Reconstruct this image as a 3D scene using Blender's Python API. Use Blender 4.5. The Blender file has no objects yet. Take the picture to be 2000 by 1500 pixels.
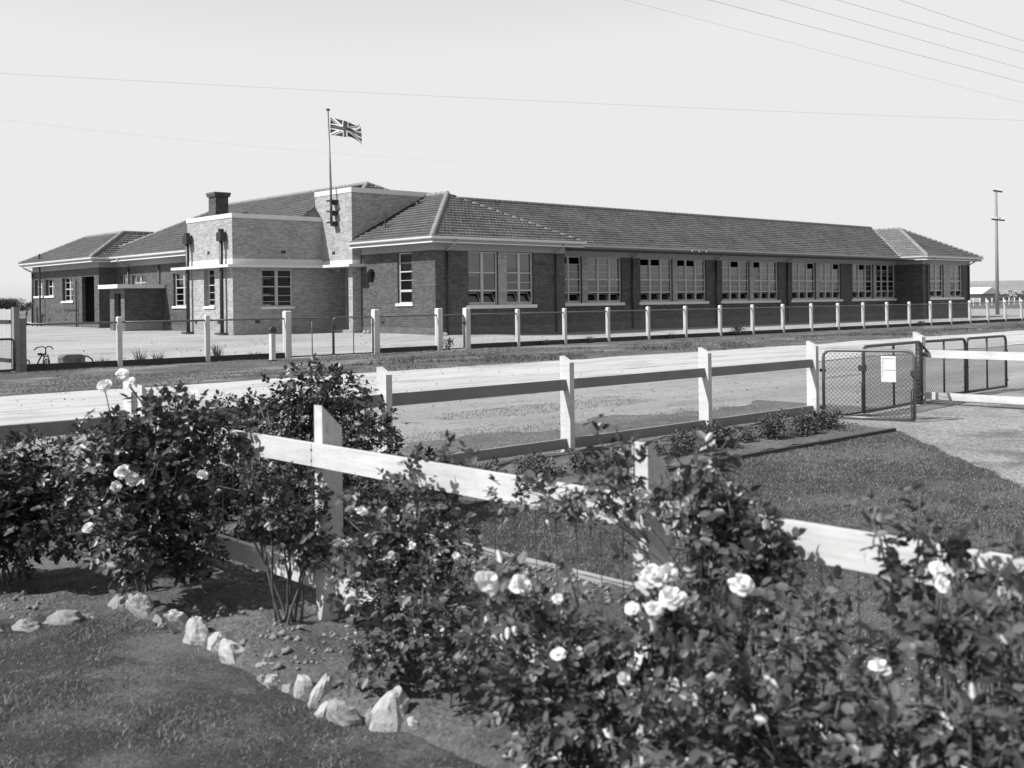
import bpy, math, random
import numpy as np
from mathutils import Vector, Matrix
random.seed(7); rng = np.random.default_rng(11)
A = (.7372, .6757); ANG = math.atan2(A[1], A[0])
sc = bpy.context.scene
COL = sc.collection
def W(s, t, z=0.): return Vector((A[0]*s-A[1]*t, A[1]*s+A[0]*t, z))

# ------------------------------------------------------------------ noise
def _hash(ix, iy, seed):
    h = (ix.astype(np.int64)*374761393 + iy.astype(np.int64)*668265263 + seed*982451653) & 0xffffffff
    h = ((h ^ (h >> 13))*1274126177) & 0xffffffff
    return ((h ^ (h >> 16)) & 0xffff)/65535.
def vnoise(x, y, seed=0):
    x = np.asarray(x, float); y = np.asarray(y, float)
    ix = np.floor(x); iy = np.floor(y); fx = x-ix; fy = y-iy
    fx = fx*fx*(3-2*fx); fy = fy*fy*(3-2*fy)
    a = _hash(ix, iy, seed); b = _hash(ix+1, iy, seed); c = _hash(ix, iy+1, seed); d = _hash(ix+1, iy+1, seed)
    return (a*(1-fx)+b*fx)*(1-fy)+(c*(1-fx)+d*fx)*fy
def fbm(x, y, seed=0, o=4):
    v = 0; a = .5; f = 1.
    for i in range(o): v = v+a*vnoise(x*f, y*f, seed+i*17); a *= .5; f *= 2.03
    return v
def sstep(x): x = np.clip(x, 0, 1); return x*x*(3-2*x)
def hz(s, t):
    s = np.asarray(s, float); t = np.asarray(t, float)
    return .22*sstep((t-31)/12)*(1-sstep((s-33)/7)) + .22*sstep((t-50)/26)*(1-sstep((s-36)/20))

# ------------------------------------------------------------------ materials
def nmat(name):
    m = bpy.data.materials.new(name); m.use_nodes = True
    nt = m.node_tree; b = nt.nodes['Principled BSDF']; return m, nt, b
def N(nt, kind, **kw):
    n = nt.nodes.new(kind)
    for k, v in kw.items():
        if k in n.inputs.keys(): n.inputs[k].default_value = v
        else: setattr(n, k, v)
    return n
def g4(v): return (v, v, v, 1)
def ramp(nt, src, stops):
    r = nt.nodes.new('ShaderNodeValToRGB'); e = r.color_ramp.elements
    while len(e) < len(stops): e.new(.5)
    for el, (p, v) in zip(e, stops): el.position = p; el.color = g4(v)
    nt.links.new(src, r.inputs[0]); return r.outputs[0]
def mult(nt, a, b, f=1.):
    m = nt.nodes.new('ShaderNodeMixRGB'); m.blend_type = 'MULTIPLY'; m.inputs[0].default_value = f
    nt.links.new(a, m.inputs[1]); nt.links.new(b, m.inputs[2]); return m.outputs[0]
def mixc(nt, f, a, b):
    m = nt.nodes.new('ShaderNodeMixRGB'); nt.links.new(f, m.inputs[0])
    nt.links.new(a, m.inputs[1]); nt.links.new(b, m.inputs[2]); return m.outputs[0]
def bump(nt, b, h, s=.3, d=.02):
    n = nt.nodes.new('ShaderNodeBump'); n.inputs['Strength'].default_value = s; n.inputs['Distance'].default_value = d
    nt.links.new(h, n.inputs['Height']); nt.links.new(n.outputs[0], b.inputs['Normal'])
def coord(nt, kind='Object', scale=None):
    tc = nt.nodes.new('ShaderNodeTexCoord'); o = tc.outputs[kind]
    if scale:
        mp = nt.nodes.new('ShaderNodeMapping'); mp.inputs['Scale'].default_value = scale
        nt.links.new(o, mp.inputs[0]); o = mp.outputs[0]
    return o
def noise(nt, co, scale, detail=6, rough=.6):
    n = N(nt, 'ShaderNodeTexNoise', Scale=scale, Detail=float(detail), Roughness=rough); nt.links.new(co, n.inputs['Vector']); return n.outputs[0]

def m_plain(name, v, rough=.6, var=.25, scale=3., bmp=0., metal=0., kind='Object', sc3=None):
    m, nt, b = nmat(name); co = coord(nt, kind, sc3)
    n = noise(nt, co, scale)
    nt.links.new(ramp(nt, n, [(.25, v*(1-var)), (.75, min(1, v*(1+var)))]), b.inputs['Base Color'])
    b.inputs['Roughness'].default_value = rough; b.inputs['Metallic'].default_value = metal
    if bmp: bump(nt, b, noise(nt, co, scale*6), bmp, .01)
    return m
def m_brick(name, lo, hi, mortar, msize=.012, patch=.3, mrow=.086):
    m, nt, b = nmat(name); co = coord(nt, 'UV')
    br = N(nt, 'ShaderNodeTexBrick', Scale=1.); br.offset = .5
    br.inputs['Mortar Size'].default_value = msize*.5; br.inputs['Brick Width'].default_value = .24
    br.inputs['Row Height'].default_value = mrow; br.inputs['Mortar Smooth'].default_value = .3
    br.inputs['Color1'].default_value = g4(lo); br.inputs['Color2'].default_value = g4(hi); br.inputs['Mortar'].default_value = g4(mortar)
    nt.links.new(co, br.inputs['Vector'])
    n = noise(nt, coord(nt, 'UV', (1, 2.2, 1)), 1.1, 8, .65)
    n2 = noise(nt, coord(nt, 'UV', (1, 3, 1)), 7., 4, .7)
    c = mult(nt, br.outputs[0], ramp(nt, n, [(.3, 1-patch), (.7, 1.)]))
    c = mult(nt, c, ramp(nt, n2, [(.3, 1-patch*.8), (.75, 1.)]))
    nt.links.new(c, b.inputs['Base Color']); b.inputs['Roughness'].default_value = .85
    inv = nt.nodes.new('ShaderNodeMath'); inv.operation = 'SUBTRACT'; inv.inputs[0].default_value = 1; nt.links.new(br.outputs['Fac'], inv.inputs[1])
    bump(nt, b, inv.outputs[0], .6, .006); return m
def m_island(name, lo, hi, rough=.5, spec=.5, trans=0.):
    m, nt, b = nmat(name); g = nt.nodes.new('ShaderNodeNewGeometry')
    nt.links.new(ramp(nt, g.outputs['Random Per Island'], [(0, lo), (1, hi)]), b.inputs['Base Color'])
    b.inputs['Roughness'].default_value = rough; b.inputs['Specular IOR Level'].default_value = spec
    if trans:
        t = nt.nodes.new('ShaderNodeBsdfTranslucent'); t.inputs[0].default_value = g4(hi*1.2)
        mx = nt.nodes.new('ShaderNodeMixShader'); mx.inputs[0].default_value = trans
        nt.links.new(b.outputs[0], mx.inputs[1]); nt.links.new(t.outputs[0], mx.inputs[2])
        nt.links.new(mx.outputs[0], nt.nodes['Material Output'].inputs[0])
    return m
def m_ground(name, v, patches=(), rough=.95, fine=40., fvar=.25, bmp=.5, bd=.02, streak=None):
    """v base grey; patches: (scale, lo, hi, value, xyz scale) layers of another soil/grass colour"""
    m, nt, b = nmat(name); co = coord(nt, 'Object')
    n = noise(nt, co, .6, 8, .6)
    c = ramp(nt, n, [(.3, v*(1-fvar*.6)), (.7, v*(1+fvar*.4))])
    for (s, lo, hi, val, s3) in patches:
        pn = noise(nt, coord(nt, 'Object', s3), s, 8, .65)
        f = ramp(nt, pn, [(lo, 0), (hi, 1)])
        k = nt.nodes.new('ShaderNodeRGB'); k.outputs[0].default_value = g4(val)
        c = mixc(nt, f, c, k.outputs[0])
    fn = noise(nt, co, fine, 6, .7)
    c = mult(nt, c, ramp(nt, fn, [(.3, 1-fvar*1.6), (.65, 1.)]))
    nt.links.new(c, b.inputs['Base Color']); b.inputs['Roughness'].default_value = rough
    b.inputs['Specular IOR Level'].default_value = .15
    bump(nt, b, fn, bmp, bd); return m
def m_wood(name, v):
    m, nt, b = nmat(name); g1 = noise(nt, coord(nt, 'Object', (18, 1.2, 18)), 2.2, 6, .7); g2 = noise(nt, coord(nt, 'Object'), 2.3, 7, .7); g3 = noise(nt, coord(nt, 'Object', (3, 3, 1)), 9, 5, .75)
    c = mult(nt, ramp(nt, g1, [(.3, v*.82), (.6, v*1.04)]), ramp(nt, g2, [(.35, .8), (.6, 1.)])); c = mult(nt, c, ramp(nt, g3, [(.63, 1.), (.7, .62)]))
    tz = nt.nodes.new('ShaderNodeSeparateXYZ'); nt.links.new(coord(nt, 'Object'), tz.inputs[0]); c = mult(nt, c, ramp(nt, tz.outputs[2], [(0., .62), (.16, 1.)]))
    nt.links.new(c, b.inputs['Base Color']); b.inputs['Roughness'].default_value = .65; bump(nt, b, g1, .35, .004); return m
def m_tile(name, v):
    m, nt, b = nmat(name); co = coord(nt, 'Object'); n1 = noise(nt, co, .55, 6, .6); n2 = noise(nt, co, 4.5, 5, .7); n3 = noise(nt, co, 1.7, 8, .75)
    c = mult(nt, ramp(nt, n1, [(.3, v*.72), (.7, v*1.2)]), ramp(nt, n2, [(.3, .6), (.65, 1.)])); c = mult(nt, c, ramp(nt, n3, [(.62, 1.), (.72, .6)]))
    sn = nt.nodes.new('ShaderNodeVectorMath'); sn.operation = 'SNAP'; sn.inputs[1].default_value = (.23, .293, 50.); nt.links.new(co, sn.inputs[0])
    wn = nt.nodes.new('ShaderNodeTexWhiteNoise'); nt.links.new(sn.outputs[0], wn.inputs[0]); c = mult(nt, c, ramp(nt, wn.outputs[0], [(0., .62), (.25, .88), (1., 1.1)]))
    nt.links.new(c, b.inputs['Base Color']); b.inputs['Roughness'].default_value = .55; return m
M = {}
M['brick'] = m_brick('red brick', .05, .115, .2, patch=.4)
M['cream'] = m_brick('cream brick', .3, .46, .17, msize=.016, patch=.2)
M['plinthbrick'] = m_brick('plinth brick', .09, .16, .2, patch=.3)
M['white'] = m_plain('white render', .58, .6, .05, 2)
M['frieze'] = m_plain('frieze paint', .28, .7, .06, 1.5)
M['paint'] = m_plain('white gutter paint', .58, .45, .05, 3)
M['frame'] = m_plain('window paint', .42, .5, .05, 3)
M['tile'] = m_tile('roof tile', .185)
M['tilemid'] = m_tile('toned-down roof tile', .12)  # roof tile darkened in colour to tone down sun on end slope and hip
M['tiledark'] = m_tile('dark roof tile', .06)  # darker tile for the left facing slopes
M['cap'] = m_plain('ridge mortar', .2, .8, .3, 4)
M['pipe'] = m_plain('dark pipe', .018, .45, .2, 5)
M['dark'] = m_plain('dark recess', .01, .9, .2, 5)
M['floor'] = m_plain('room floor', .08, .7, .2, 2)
M['blind'] = m_plain('holland blind', .24, .9, .05, 2)
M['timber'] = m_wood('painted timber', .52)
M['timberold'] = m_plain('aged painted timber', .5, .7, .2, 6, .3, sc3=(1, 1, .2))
M['rail'] = m_wood('shaded rail paint', .2)  # white rail paint with the shade of the near side put into its grey
M['paling'] = m_plain('paling timber', .36, .8, .25, 7, .3, sc3=(1, 3, .12))
M['greyboard'] = m_plain('grey timber', .2, .8, .2, 7, .3)
M['tar'] = m_plain('creosoted board', .035, .8, .3, 4, .3)
M['tube'] = m_plain('galvanised tube', .14, .4, .2, 8, 0, .4)
M['tubedark'] = m_plain('dark painted tube', .05, .45, .2, 8)
M['wire'] = m_plain('wire', .12, .5, .2, 8, 0, .4)
M['wireline'] = m_plain('overhead wire', .2, .6, .1, 8)
M['wiredark'] = m_plain('dark wire', .018, .5, .2, 8)
M['stone'] = m_plain('limestone', .34, .9, .55, 7, .8)
M['stonegrey'] = m_plain('grey fieldstone', .22, .9, .35, 9, .8)
M['metal'] = m_plain('dark iron', .03, .5, .3, 6)
M['rubber'] = m_plain('rubber', .02, .7, .2, 6)
M['greymetal'] = m_plain('grey sheet metal', .13, .6, .2, 6)
M['concrete'] = m_plain('kerb concrete', .25, .9, .2, 8, .4)
M['bark'] = m_plain('rose cane', .075, .7, .4, 20, .4)
M['leaf'] = m_island('rose leaf', .013, .085, .42, .55, .12)
M['leaf2'] = m_island('glossy rose leaf', .016, .12, .4, .6, .12)
M['leaffine'] = m_island('small leaf', .016, .06, .42, .5, .1)
M['weed'] = m_island('weed leaf', .03, .11, .6, .3, .1)
M['petal'] = m_island('white petal', .6, .78, .6, .2, .2)
M['grass'] = m_island('grass blade', .04, .22, .6, .2, .1)
M['paleblade'] = m_island('pale dry blade', .14, .36, .7, .2, .1)
M['drygrass'] = m_island('dry grass blade', .05, .24, .6, .3, .1)
M['tree'] = m_island('tree leaf', .02, .07, .7, .2)
M['clod'] = m_plain('soil clod', .18, .95, .35, 9, .6)
def m_glass():
    m, nt, b = nmat('window glass'); nt.nodes.remove(b)
    fr = N(nt, 'ShaderNodeFresnel', IOR=1.9); gl = N(nt, 'ShaderNodeBsdfGlossy', Roughness=.03)
    gl.inputs[0].default_value = g4(1.); tr = nt.nodes.new('ShaderNodeBsdfTransparent'); tr.inputs[0].default_value = g4(.8)
    mx = nt.nodes.new('ShaderNodeMixShader'); nt.links.new(fr.outputs[0], mx.inputs[0])
    nt.links.new(tr.outputs[0], mx.inputs[1]); nt.links.new(gl.outputs[0], mx.inputs[2])
    nt.links.new(mx.outputs[0], nt.nodes['Material Output'].inputs[0]); return m
M['glass'] = m_glass()

# ------------------------------------------------------------------ mesh builder (absolute s,t,z coordinates)
class MB:
    def __init__(s): s.v = []; s.f = []; s.uv = []
    def face(s, pts, uv=None):
        i = len(s.v); s.v += [tuple(p) for p in pts]; s.f.append(list(range(i, i+len(pts)))); return s
    def box(s, a, b):
        x0, y0, z0 = a; x1, y1, z1 = b
        return s.hexa([(x0, y0, z0), (x1, y0, z0), (x1, y1, z0), (x0, y1, z0), (x0, y0, z1), (x1, y0, z1), (x1, y1, z1), (x0, y1, z1)])
    def hexa(s, p):
        i = len(s.v); s.v += [tuple(q) for q in p]
        for f in ((0, 3, 2, 1), (4, 5, 6, 7), (0, 1, 5, 4), (1, 2, 6, 5), (2, 3, 7, 6), (3, 0, 4, 7)): s.f.append([i+k for k in f])
        return s
    def beam(s, p, q, w, h, up=(0, 0, 1)):
        p = Vector(p); q = Vector(q); d = (q-p).normalized(); u = Vector(up)
        if abs(d.dot(u)) > .98: u = Vector((0, 1, 0))
        sd = d.cross(u).normalized(); uu = sd.cross(d).normalized()
        c = [];
        for e in (p, q):
            for a, b in ((-1, -1), (1, -1), (1, 1), (-1, 1)): c.append(e+sd*(a*w/2)+uu*(b*h/2))
        return s.hexa([c[0], c[1], c[5], c[4], c[3], c[2], c[6], c[7]])
    def tube(s, pts, r, n=8, cap=True):
        pts = [Vector(p) for p in pts]; R = r if isinstance(r, (list, tuple)) else [r]*len(pts)
        i0 = len(s.v); ref = Vector((.3, .2, 1)).normalized()
        for k, p in enumerate(pts):
            d = (pts[min(k+1, len(pts)-1)]-pts[max(k-1, 0)])
            d = d.normalized() if d.length > 1e-9 else Vector((0, 0, 1))
            if abs(d.dot(ref)) > .95: rr = Vector((1, 0, 0))
            else: rr = ref
            u = d.cross(rr).normalized(); w = d.cross(u)
            for j in range(n):
                a = 2*math.pi*j/n; s.v.append(tuple(p+(u*math.cos(a)+w*math.sin(a))*R[k]))
        for k in range(len(pts)-1):
            for j in range(n):
                a = i0+k*n+j; b = i0+k*n+(j+1) % n; s.f.append([a, b, b+n, a+n])
        if cap:
            s.f.append([i0+j for j in range(n)][::-1]); s.f.append([i0+(len(pts)-1)*n+j for j in range(n)])
        return s
    def ball(s, c, r, nu=12, nv=8, jit=0, sq=(1, 1, 1), z0=-1.):
        i0 = len(s.v)
        for a in range(nv+1):
            th = math.pi*a/nv
            for b in range(nu):
                ph = 2*math.pi*b/nu
                d = Vector((math.sin(th)*math.cos(ph), math.sin(th)*math.sin(ph), math.cos(th)))
                k = r*(1+jit*(random.random()-.5)); z = max(d.z, z0)
                s.v.append((c[0]+d.x*k*sq[0], c[1]+d.y*k*sq[1], c[2]+z*k*sq[2]))
        for a in range(nv):
            for b in range(nu):
                p = i0+a*nu+b; q = i0+a*nu+(b+1) % nu; s.f.append([p, p+nu, q+nu, q])
        return s
    def lathe(s, c, prof, n=16):
        i0 = len(s.v)
        for r, z in prof:
            for j in range(n):
                a = 2*math.pi*j/n; s.v.append((c[0]+r*math.cos(a), c[1]+r*math.sin(a), c[2]+z))
        for k in range(len(prof)-1):
            for j in range(n):
                a = i0+k*n+j; b = i0+k*n+(j+1) % n; s.f.append([a, b, b+n, a+n])
        s.f.append([i0+(len(prof)-1)*n+j for j in range(n)]); return s
def finish(me, smooth=False):
    if smooth: me.polygons.foreach_set('use_smooth', [True]*len(me.polygons))
def uvs(me):
    n = len(me.loops)
    if n == 0: return
    lay = me.uv_layers.new(name='UVMap'); out = np.zeros((n, 2))
    co = np.zeros(len(me.vertices)*3); me.vertices.foreach_get('co', co); co = co.reshape(-1, 3)
    nr = np.zeros(len(me.polygons)*3); me.polygons.foreach_get('normal', nr); nr = nr.reshape(-1, 3)
    ls = np.zeros(len(me.polygons), int); me.polygons.foreach_get('loop_start', ls); lt = np.zeros(len(me.polygons), int); me.polygons.foreach_get('loop_total', lt)
    vi = np.zeros(n, int); me.loops.foreach_get('vertex_index', vi)
    pol = np.repeat(np.arange(len(me.polygons)), lt)
    nn = nr[pol]; u = np.stack([-nn[:, 1], nn[:, 0], np.zeros(n)], 1); L = np.linalg.norm(u, axis=1)
    flat = L < .12; u[flat] = (1, 0, 0); L[flat] = 1; u /= L[:, None]
    v = np.cross(nn, u); v[flat] = (0, 1, 0); P = co[vi]
    out[:, 0] = (P*u).sum(1); out[:, 1] = (P*v).sum(1); lay.data.foreach_set('uv', out.ravel())
THINGS = {}
def setp(o, label=None, cat=None, group=None, kind=None):
    if label: o['label'] = label
    if cat: o['category'] = cat
    if group: o['group'] = group
    if kind: o['kind'] = kind
    return o
def thing(name, label, cat, s=0, t=0, z=0, rot=0, group=None, mesh=None, mat=None, smooth=False):
    """empty (or mesh) at s,t,z; local axes follow the street grid, children given in absolute coords unless rot"""
    if mesh is None: o = bpy.data.objects.new(name, None); o.empty_display_size = .3
    else: o = bpy.data.objects.new(name, mkmesh(name, mesh, mat, (s, t, z), smooth))
    COL.objects.link(o); o.location = W(s, t, z); o.rotation_euler = (0, 0, ANG+rot)
    setp(o, label, cat, group); THINGS[o] = (s, t, z); return o
def mkmesh(name, mb, mat, org=(0, 0, 0), smooth=False):
    me = bpy.data.meshes.new(name)
    v = mb.v; o = Vector(org)
    me.from_pydata([(p[0]-o.x, p[1]-o.y, p[2]-o.z) for p in v], [], mb.f); me.update(); uvs(me); finish(me, smooth)
    for m_ in (mat if isinstance(mat, (list, tuple)) else [mat]): me.materials.append(m_)
    return me
def part(name, mb, mat, parent, smooth=False, label=None, local=False, kind=None):
    root = parent
    while root.parent: root = root.parent
    org = (0, 0, 0) if local else THINGS[root]
    o = bpy.data.objects.new(name, mkmesh(name, mb, mat, org, smooth)); COL.objects.link(o); o.parent = parent
    if label: o['label'] = label
    if kind: o['kind'] = kind
    return o
def fast(name, V, F, mat, parent=None, smooth=False):
    """V (n,3) array, F (m,k) array of equal-size faces"""
    me = bpy.data.meshes.new(name); m, k = F.shape
    me.vertices.add(len(V)); me.vertices.foreach_set('co', V.astype(np.float32).ravel())
    me.loops.add(m*k); me.loops.foreach_set('vertex_index', F.astype(np.int32).ravel())
    me.polygons.add(m); me.polygons.foreach_set('loop_start', np.arange(0, m*k, k, dtype=np.int32)); me.polygons.foreach_set('loop_total', np.full(m, k, dtype=np.int32))
    me.update(calc_edges=True); me.validate(); me.materials.append(mat); finish(me, smooth)
    o = bpy.data.objects.new(name, me); COL.objects.link(o)
    if parent: o.parent = parent
    return o
def copytree(o, parent=None):
    c = o.copy(); COL.objects.link(c); c.parent = parent
    for ch in list(o.children): copytree(ch, c)
    return c

# ------------------------------------------------------------------ ground sheets
def sheet(name, sv, tlo, thi, nt_, zf, mat, kind='structure', label=None, cat=None, flip=False):
    sv = np.asarray(sv, float); n = len(sv); f = np.linspace(0, 1, nt_)
    S = np.repeat(sv[:, None], nt_, 1); lo = tlo(sv)[:, None]; hi = thi(sv)[:, None]; T = lo+(hi-lo)*f[None]
    if flip: S, T = T, S
    Z = zf(S, T); V = np.stack([S, T, Z], 2).reshape(-1, 3)
    i, j = np.meshgrid(np.arange(n-1), np.arange(nt_-1), indexing='ij'); a = (i*nt_+j).ravel()
    F = np.stack([a, a+nt_, a+nt_+1, a+1], 1)
    if flip: F = F[:, ::-1]
    o = fast(name, V, F, mat, smooth=True); o.rotation_euler = (0, 0, ANG); setp(o, label, cat, None, kind); return o
def gridvals(lo, hi, core0, core1, step, grow=1.25):
    v = list(np.arange(core0, core1, step)); d = step; x = core0
    while x > lo: d *= grow; x -= d; v.insert(0, max(x, lo))
    x = v[-1]; d = step
    while x < hi: d *= grow; x += d; v.append(min(x, hi))
    return np.array(v)
K = lambda c: (lambda s: np.full(len(s), float(c)))
def wob(c, amp, sc_, seed): return lambda s: c+amp*(fbm(s*sc_, s*0+3.3, seed, 5)-.5)*2
g_field = m_ground('dry paddock', .15, [(.05, .4, .6, .1, (1, 1, 1)), (.4, .45, .6, .2, (1, 1, 1))], fine=6, bmp=.2)
g_yard = m_ground('sandy yard', .36, [(1.3, .54, .62, .22, (.35, 1.3, 1)), (4, .6, .68, .2, (.5, 1.2, 1)), (.35, .56, .7, .25, (.5, 1.5, 1)), (.25, .4, .65, .44, (.6, 1.4, 1))], fine=9, fvar=.16, bmp=.5, bd=.05)
g_verge = m_ground('verge turf', .12, [(.8, .52, .64, .07, (.5, 1, 1)), (.5, .5, .6, .22, (.4, 1, 1)), (1.5, .55, .7, .24, (.5, 1, 1))], fine=14, fvar=.35, bmp=.8, bd=.05)
g_road = m_ground('limestone road', .43, [(1.1, .48, .58, .35, (.03, 1.3, 1)), (.5, .53, .6, .3, (.4, 1, 1)), (1.2, .6, .66, .2, (.3, 1, 1)), (2.5, .55, .66, .27, (.12, 1, 1))], fine=12, fvar=.1, bmp=.3, bd=.02)
g_shoulder = m_ground('gravel shoulder', .26, [(.35, .4, .62, .36, (.12, 1, 1)), (.7, .56, .66, .1, (.12, 1, 1)), (3., .58, .7, .13, (.6, 1, 1))], fine=18, fvar=.3, bmp=.6, bd=.03)
g_turf2 = m_ground('short turf strip', .15, [(.5, .45, .65, .19, (.2, 1, 1)), (3., .56, .72, .25, (1, 1, 1))], fine=22, fvar=.4, bmp=.8, bd=.03)
g_lawn = m_ground('lawn', .07, [(1.6, .5, .6, .13, (1, 1, 1)), (.45, .5, .58, .17, (1, 1, 1)), (2.5, .56, .68, .045, (1, 1, 1)), (6, .58, .68, .17, (1, 1, 1))], fine=60, fvar=.4, bmp=.9, bd=.02)
g_path = m_ground('gravel drive', .37, [(.9, .5, .7, .3, (1, 1, 1)), (12, .55, .7, .5, (1, 1, 1)), (.5, .52, .6, .2, (1, 1, 1)), (20, .58, .7, .13, (1, 1, 1))], fine=30, fvar=.5, bmp=.9, bd=.02)
g_soil = m_ground('garden soil', .17, [(1.5, .45, .65, .25, (1, 1, 1)), (5, .55, .7, .1, (1, 1, 1))], fine=45, fvar=.45, bmp=1., bd=.03)
# base field reaching the horizon
gv = gridvals(-4000, 4500, -20, 130, 3.0, 1.5); tv = gridvals(-600, 5000, 28, 150, 3.0, 1.5)
S, T = np.meshgrid(gv, tv, indexing='ij'); nt_ = len(tv)
i, j = np.meshgrid(np.arange(len(gv)-1), np.arange(nt_-1), indexing='ij'); a = (i*nt_+j).ravel()
o = fast('ground', np.stack([S, T, hz(S, T)-.035], 2).reshape(-1, 3), np.stack([a, a+nt_, a+nt_+1, a+1], 1), g_field, smooth=True)
o.rotation_euler = (0, 0, ANG); setp(o, 'flat dry paddock around and behind the school', None, None, 'structure')
sheet('school_yard', gridvals(9.7, 140, 12, 95, 1.), K(29.72), wob(118, 6, .05, 3), 90, hz, g_yard, label='pale sandy school yard')
E_ROAD = wob(21.6, .55, .35, 5); W_ROAD = wob(15.7, .7, .25, 9)
vz = lambda s, t: .012+.05*fbm(s*.9, t*1.4, 21, 5)*sstep((t-21)/1.5)*sstep((29.8-t)/.6)-.0
sheet('grass_verge', gridvals(-250, 400, -5, 80, .25), lambda s: E_ROAD(s)-.5, K(29.72), 34, vz, g_verge, label='rough grass verge between the road and the school fence')
sheet('road', gridvals(-300, 500, -5, 90, .25), W_ROAD, E_ROAD, 8, lambda s, t: .028+0*s, g_road, label='bright unsealed road in front of the school')
sheet('road_shoulder', gridvals(-200, 300, -5, 50, .3), K(8.3), lambda s: W_ROAD(s)+.4, 60, lambda s, t: .004+.02*fbm(s*1.5, t*3, 31, 4), g_shoulder, label='gravel shoulder along the near side of the road')
sheet('turf_strip', gridvals(-60, 15., -4, 13.6, .12), K(8.2), lambda s: 10.2+1.6*(fbm(s*.6, s*0, 35, 3)-.5)+.7*(fbm(s*4, s*0+5, 36, 4)-.5), 16, lambda s, t: .03+.02*fbm(s*2, t*3, 33, 4), g_turf2, label='short dark turf just outside the rail fence')
# near side: drive, lawns, beds
DR = lambda t: 12.55-(6.7-t)*1.07
def drive_lo(t): t = np.asarray(t); return np.where(t > 6.7, 12.6, np.maximum(DR(t), 3.4))+.22*(fbm(t*3.5, t*0, 41, 5)-.5)
sheet('driveway', gridvals(-12, 8.35, -12, 8.2, .15), drive_lo, lambda t: np.full(len(t), 60.), 60, lambda s, t: .012+.012*fbm(s*2, t*2, 43, 3), g_path, flip=True, label='pale gravel driveway leading to the mesh gates')
sheet('lawn', gridvals(-6, 6.72, -6, 6.6, .12), lambda t: np.full(len(t), 4.63), lambda t: np.maximum(drive_lo(t)+.05, 4.7), 60, lambda s, t: .02+.02*fbm(s*2, t*2, 45, 4), g_lawn, flip=True, label='clipped lawn between the garden bed and the driveway')
sheet('roadside_bed', np.arange(-14, 12.7, .06), K(6.78), K(8.3), 26, lambda s, t: .03+.07*fbm(s*5, t*5, 47, 5), g_soil, label='flower bed of dug soil under the rail fence')
def arc(t):  # stone edge of the rose bed
    t = np.asarray(t, float); return np.interp(t, [-3, 3.4, 3.8, 4.6, 5.3, 5.66, 5.88, 5.95, 6.1, 6.8], [2.6, 2.5, 2.38, 2.4, 2.47, 2.42, 2.12, 1.95, 1.2, -3])
zs = lambda s, t: .012+.03*sstep((s-arc(t))/.15)-.09*(1-sstep((s-arc(t)-.0)/.07))+.1*fbm(s*5, t*5, 51, 3)*.6+.07*(fbm(s*14, t*14, 53, 4)-.3)
sheet('rose_bed', np.arange(-2.5, 6.82, .035), lambda t: arc(t)-.08, lambda t: np.full(len(t), 4.62), 70, zs, g_soil, flip=True, label='dug soil of the rose bed around the side fence')
sheet('front_lawn', np.arange(-3, 6.9, .08), lambda t: np.full(len(t), -9.), lambda t: arc(t)+.02+.05*fbm(t*9, t*0, 57, 3), 50, lambda s, t: .02+.015*fbm(s*4, t*4, 55, 3)+0*s, g_lawn, flip=True, label='dark lawn in front of the stone edging')

def blades(name, pts, z, h, w, mat, lean=.5, label=None):
    n = len(pts); ang = rng.uniform(0, 2*math.pi, n); hh = np.asarray(h)*rng.uniform(.45, 1.3, n); ww = w*rng.uniform(.6, 1.3, n)
    dx = np.cos(ang)*ww; dy = np.sin(ang)*ww; la = rng.uniform(0, 2*math.pi, n); ll = hh*lean*rng.uniform(.2, 1.4, n)
    P = np.zeros((n, 5, 3)); P[:, :, 0] = pts[:, 0:1]; P[:, :, 1] = pts[:, 1:2]; P[:, :, 2] = np.asarray(z).reshape(-1, 1)-.004
    P[:, 0, 0] -= dx; P[:, 0, 1] -= dy; P[:, 1, 0] += dx; P[:, 1, 1] += dy
    for k, sg in ((2, 1), (3, -1)):
        P[:, k, 0] += sg*dx*.7+np.cos(la)*ll*.35; P[:, k, 1] += sg*dy*.7+np.sin(la)*ll*.35; P[:, k, 2] += hh*.6
    P[:, 4, 0] += np.cos(la)*ll; P[:, 4, 1] += np.sin(la)*ll; P[:, 4, 2] += hh
    b = (np.arange(n)*5)[:, None]
    F = np.concatenate([b+np.array([[0, 1, 2]]), b+np.array([[0, 2, 3]]), b+np.array([[3, 2, 4]])], 0)
    o = fast(name, P.reshape(-1, 3), F, mat); o.rotation_euler = (0, 0, ANG); setp(o, label, None, None, 'stuff'); return o
def scatter(n, s0, s1, t0, t1): return np.stack([rng.uniform(s0, s1, n), rng.uniform(t0, t1, n)], 1)
def keep(p, thr, sc_, seed): return p[fbm(p[:, 0]*sc_, p[:, 1]*sc_*1.3, seed, 4) > thr]
p = scatter(260000, 4.6, 12.7, -.5, 6.75); p = p[p[:, 0] < drive_lo(p[:, 1])+.12*rng.random(len(p))]
blades('lawn_grass', p, .02+.02*fbm(p[:, 0]*2, p[:, 1]*2, 45, 4)-.008, .028*(.6+.9*fbm(p[:, 0]*3, p[:, 1]*3, 62, 4)), .0032, M['grass'], .9, label='short grass growing over the right hand lawn')
p = scatter(230000, -2.5, 2.6, 1.5, 6.8); p = p[p[:, 0] < arc(p[:, 1])-.02+.06*rng.random(len(p))]
blades('front_lawn_grass', p, .02, .006+.045*fbm(p[:, 0]*2.6, p[:, 1]*3.4, 92, 4)**1.5, .0025, M['grass'], 1., label='short grass growing on the front lawn')
p = scatter(9000, 4.6, 12.6, -.5, 6.75); p = p[p[:, 0] < drive_lo(p[:, 1])]; p = keep(p, .44, 1.2, 90)
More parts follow.
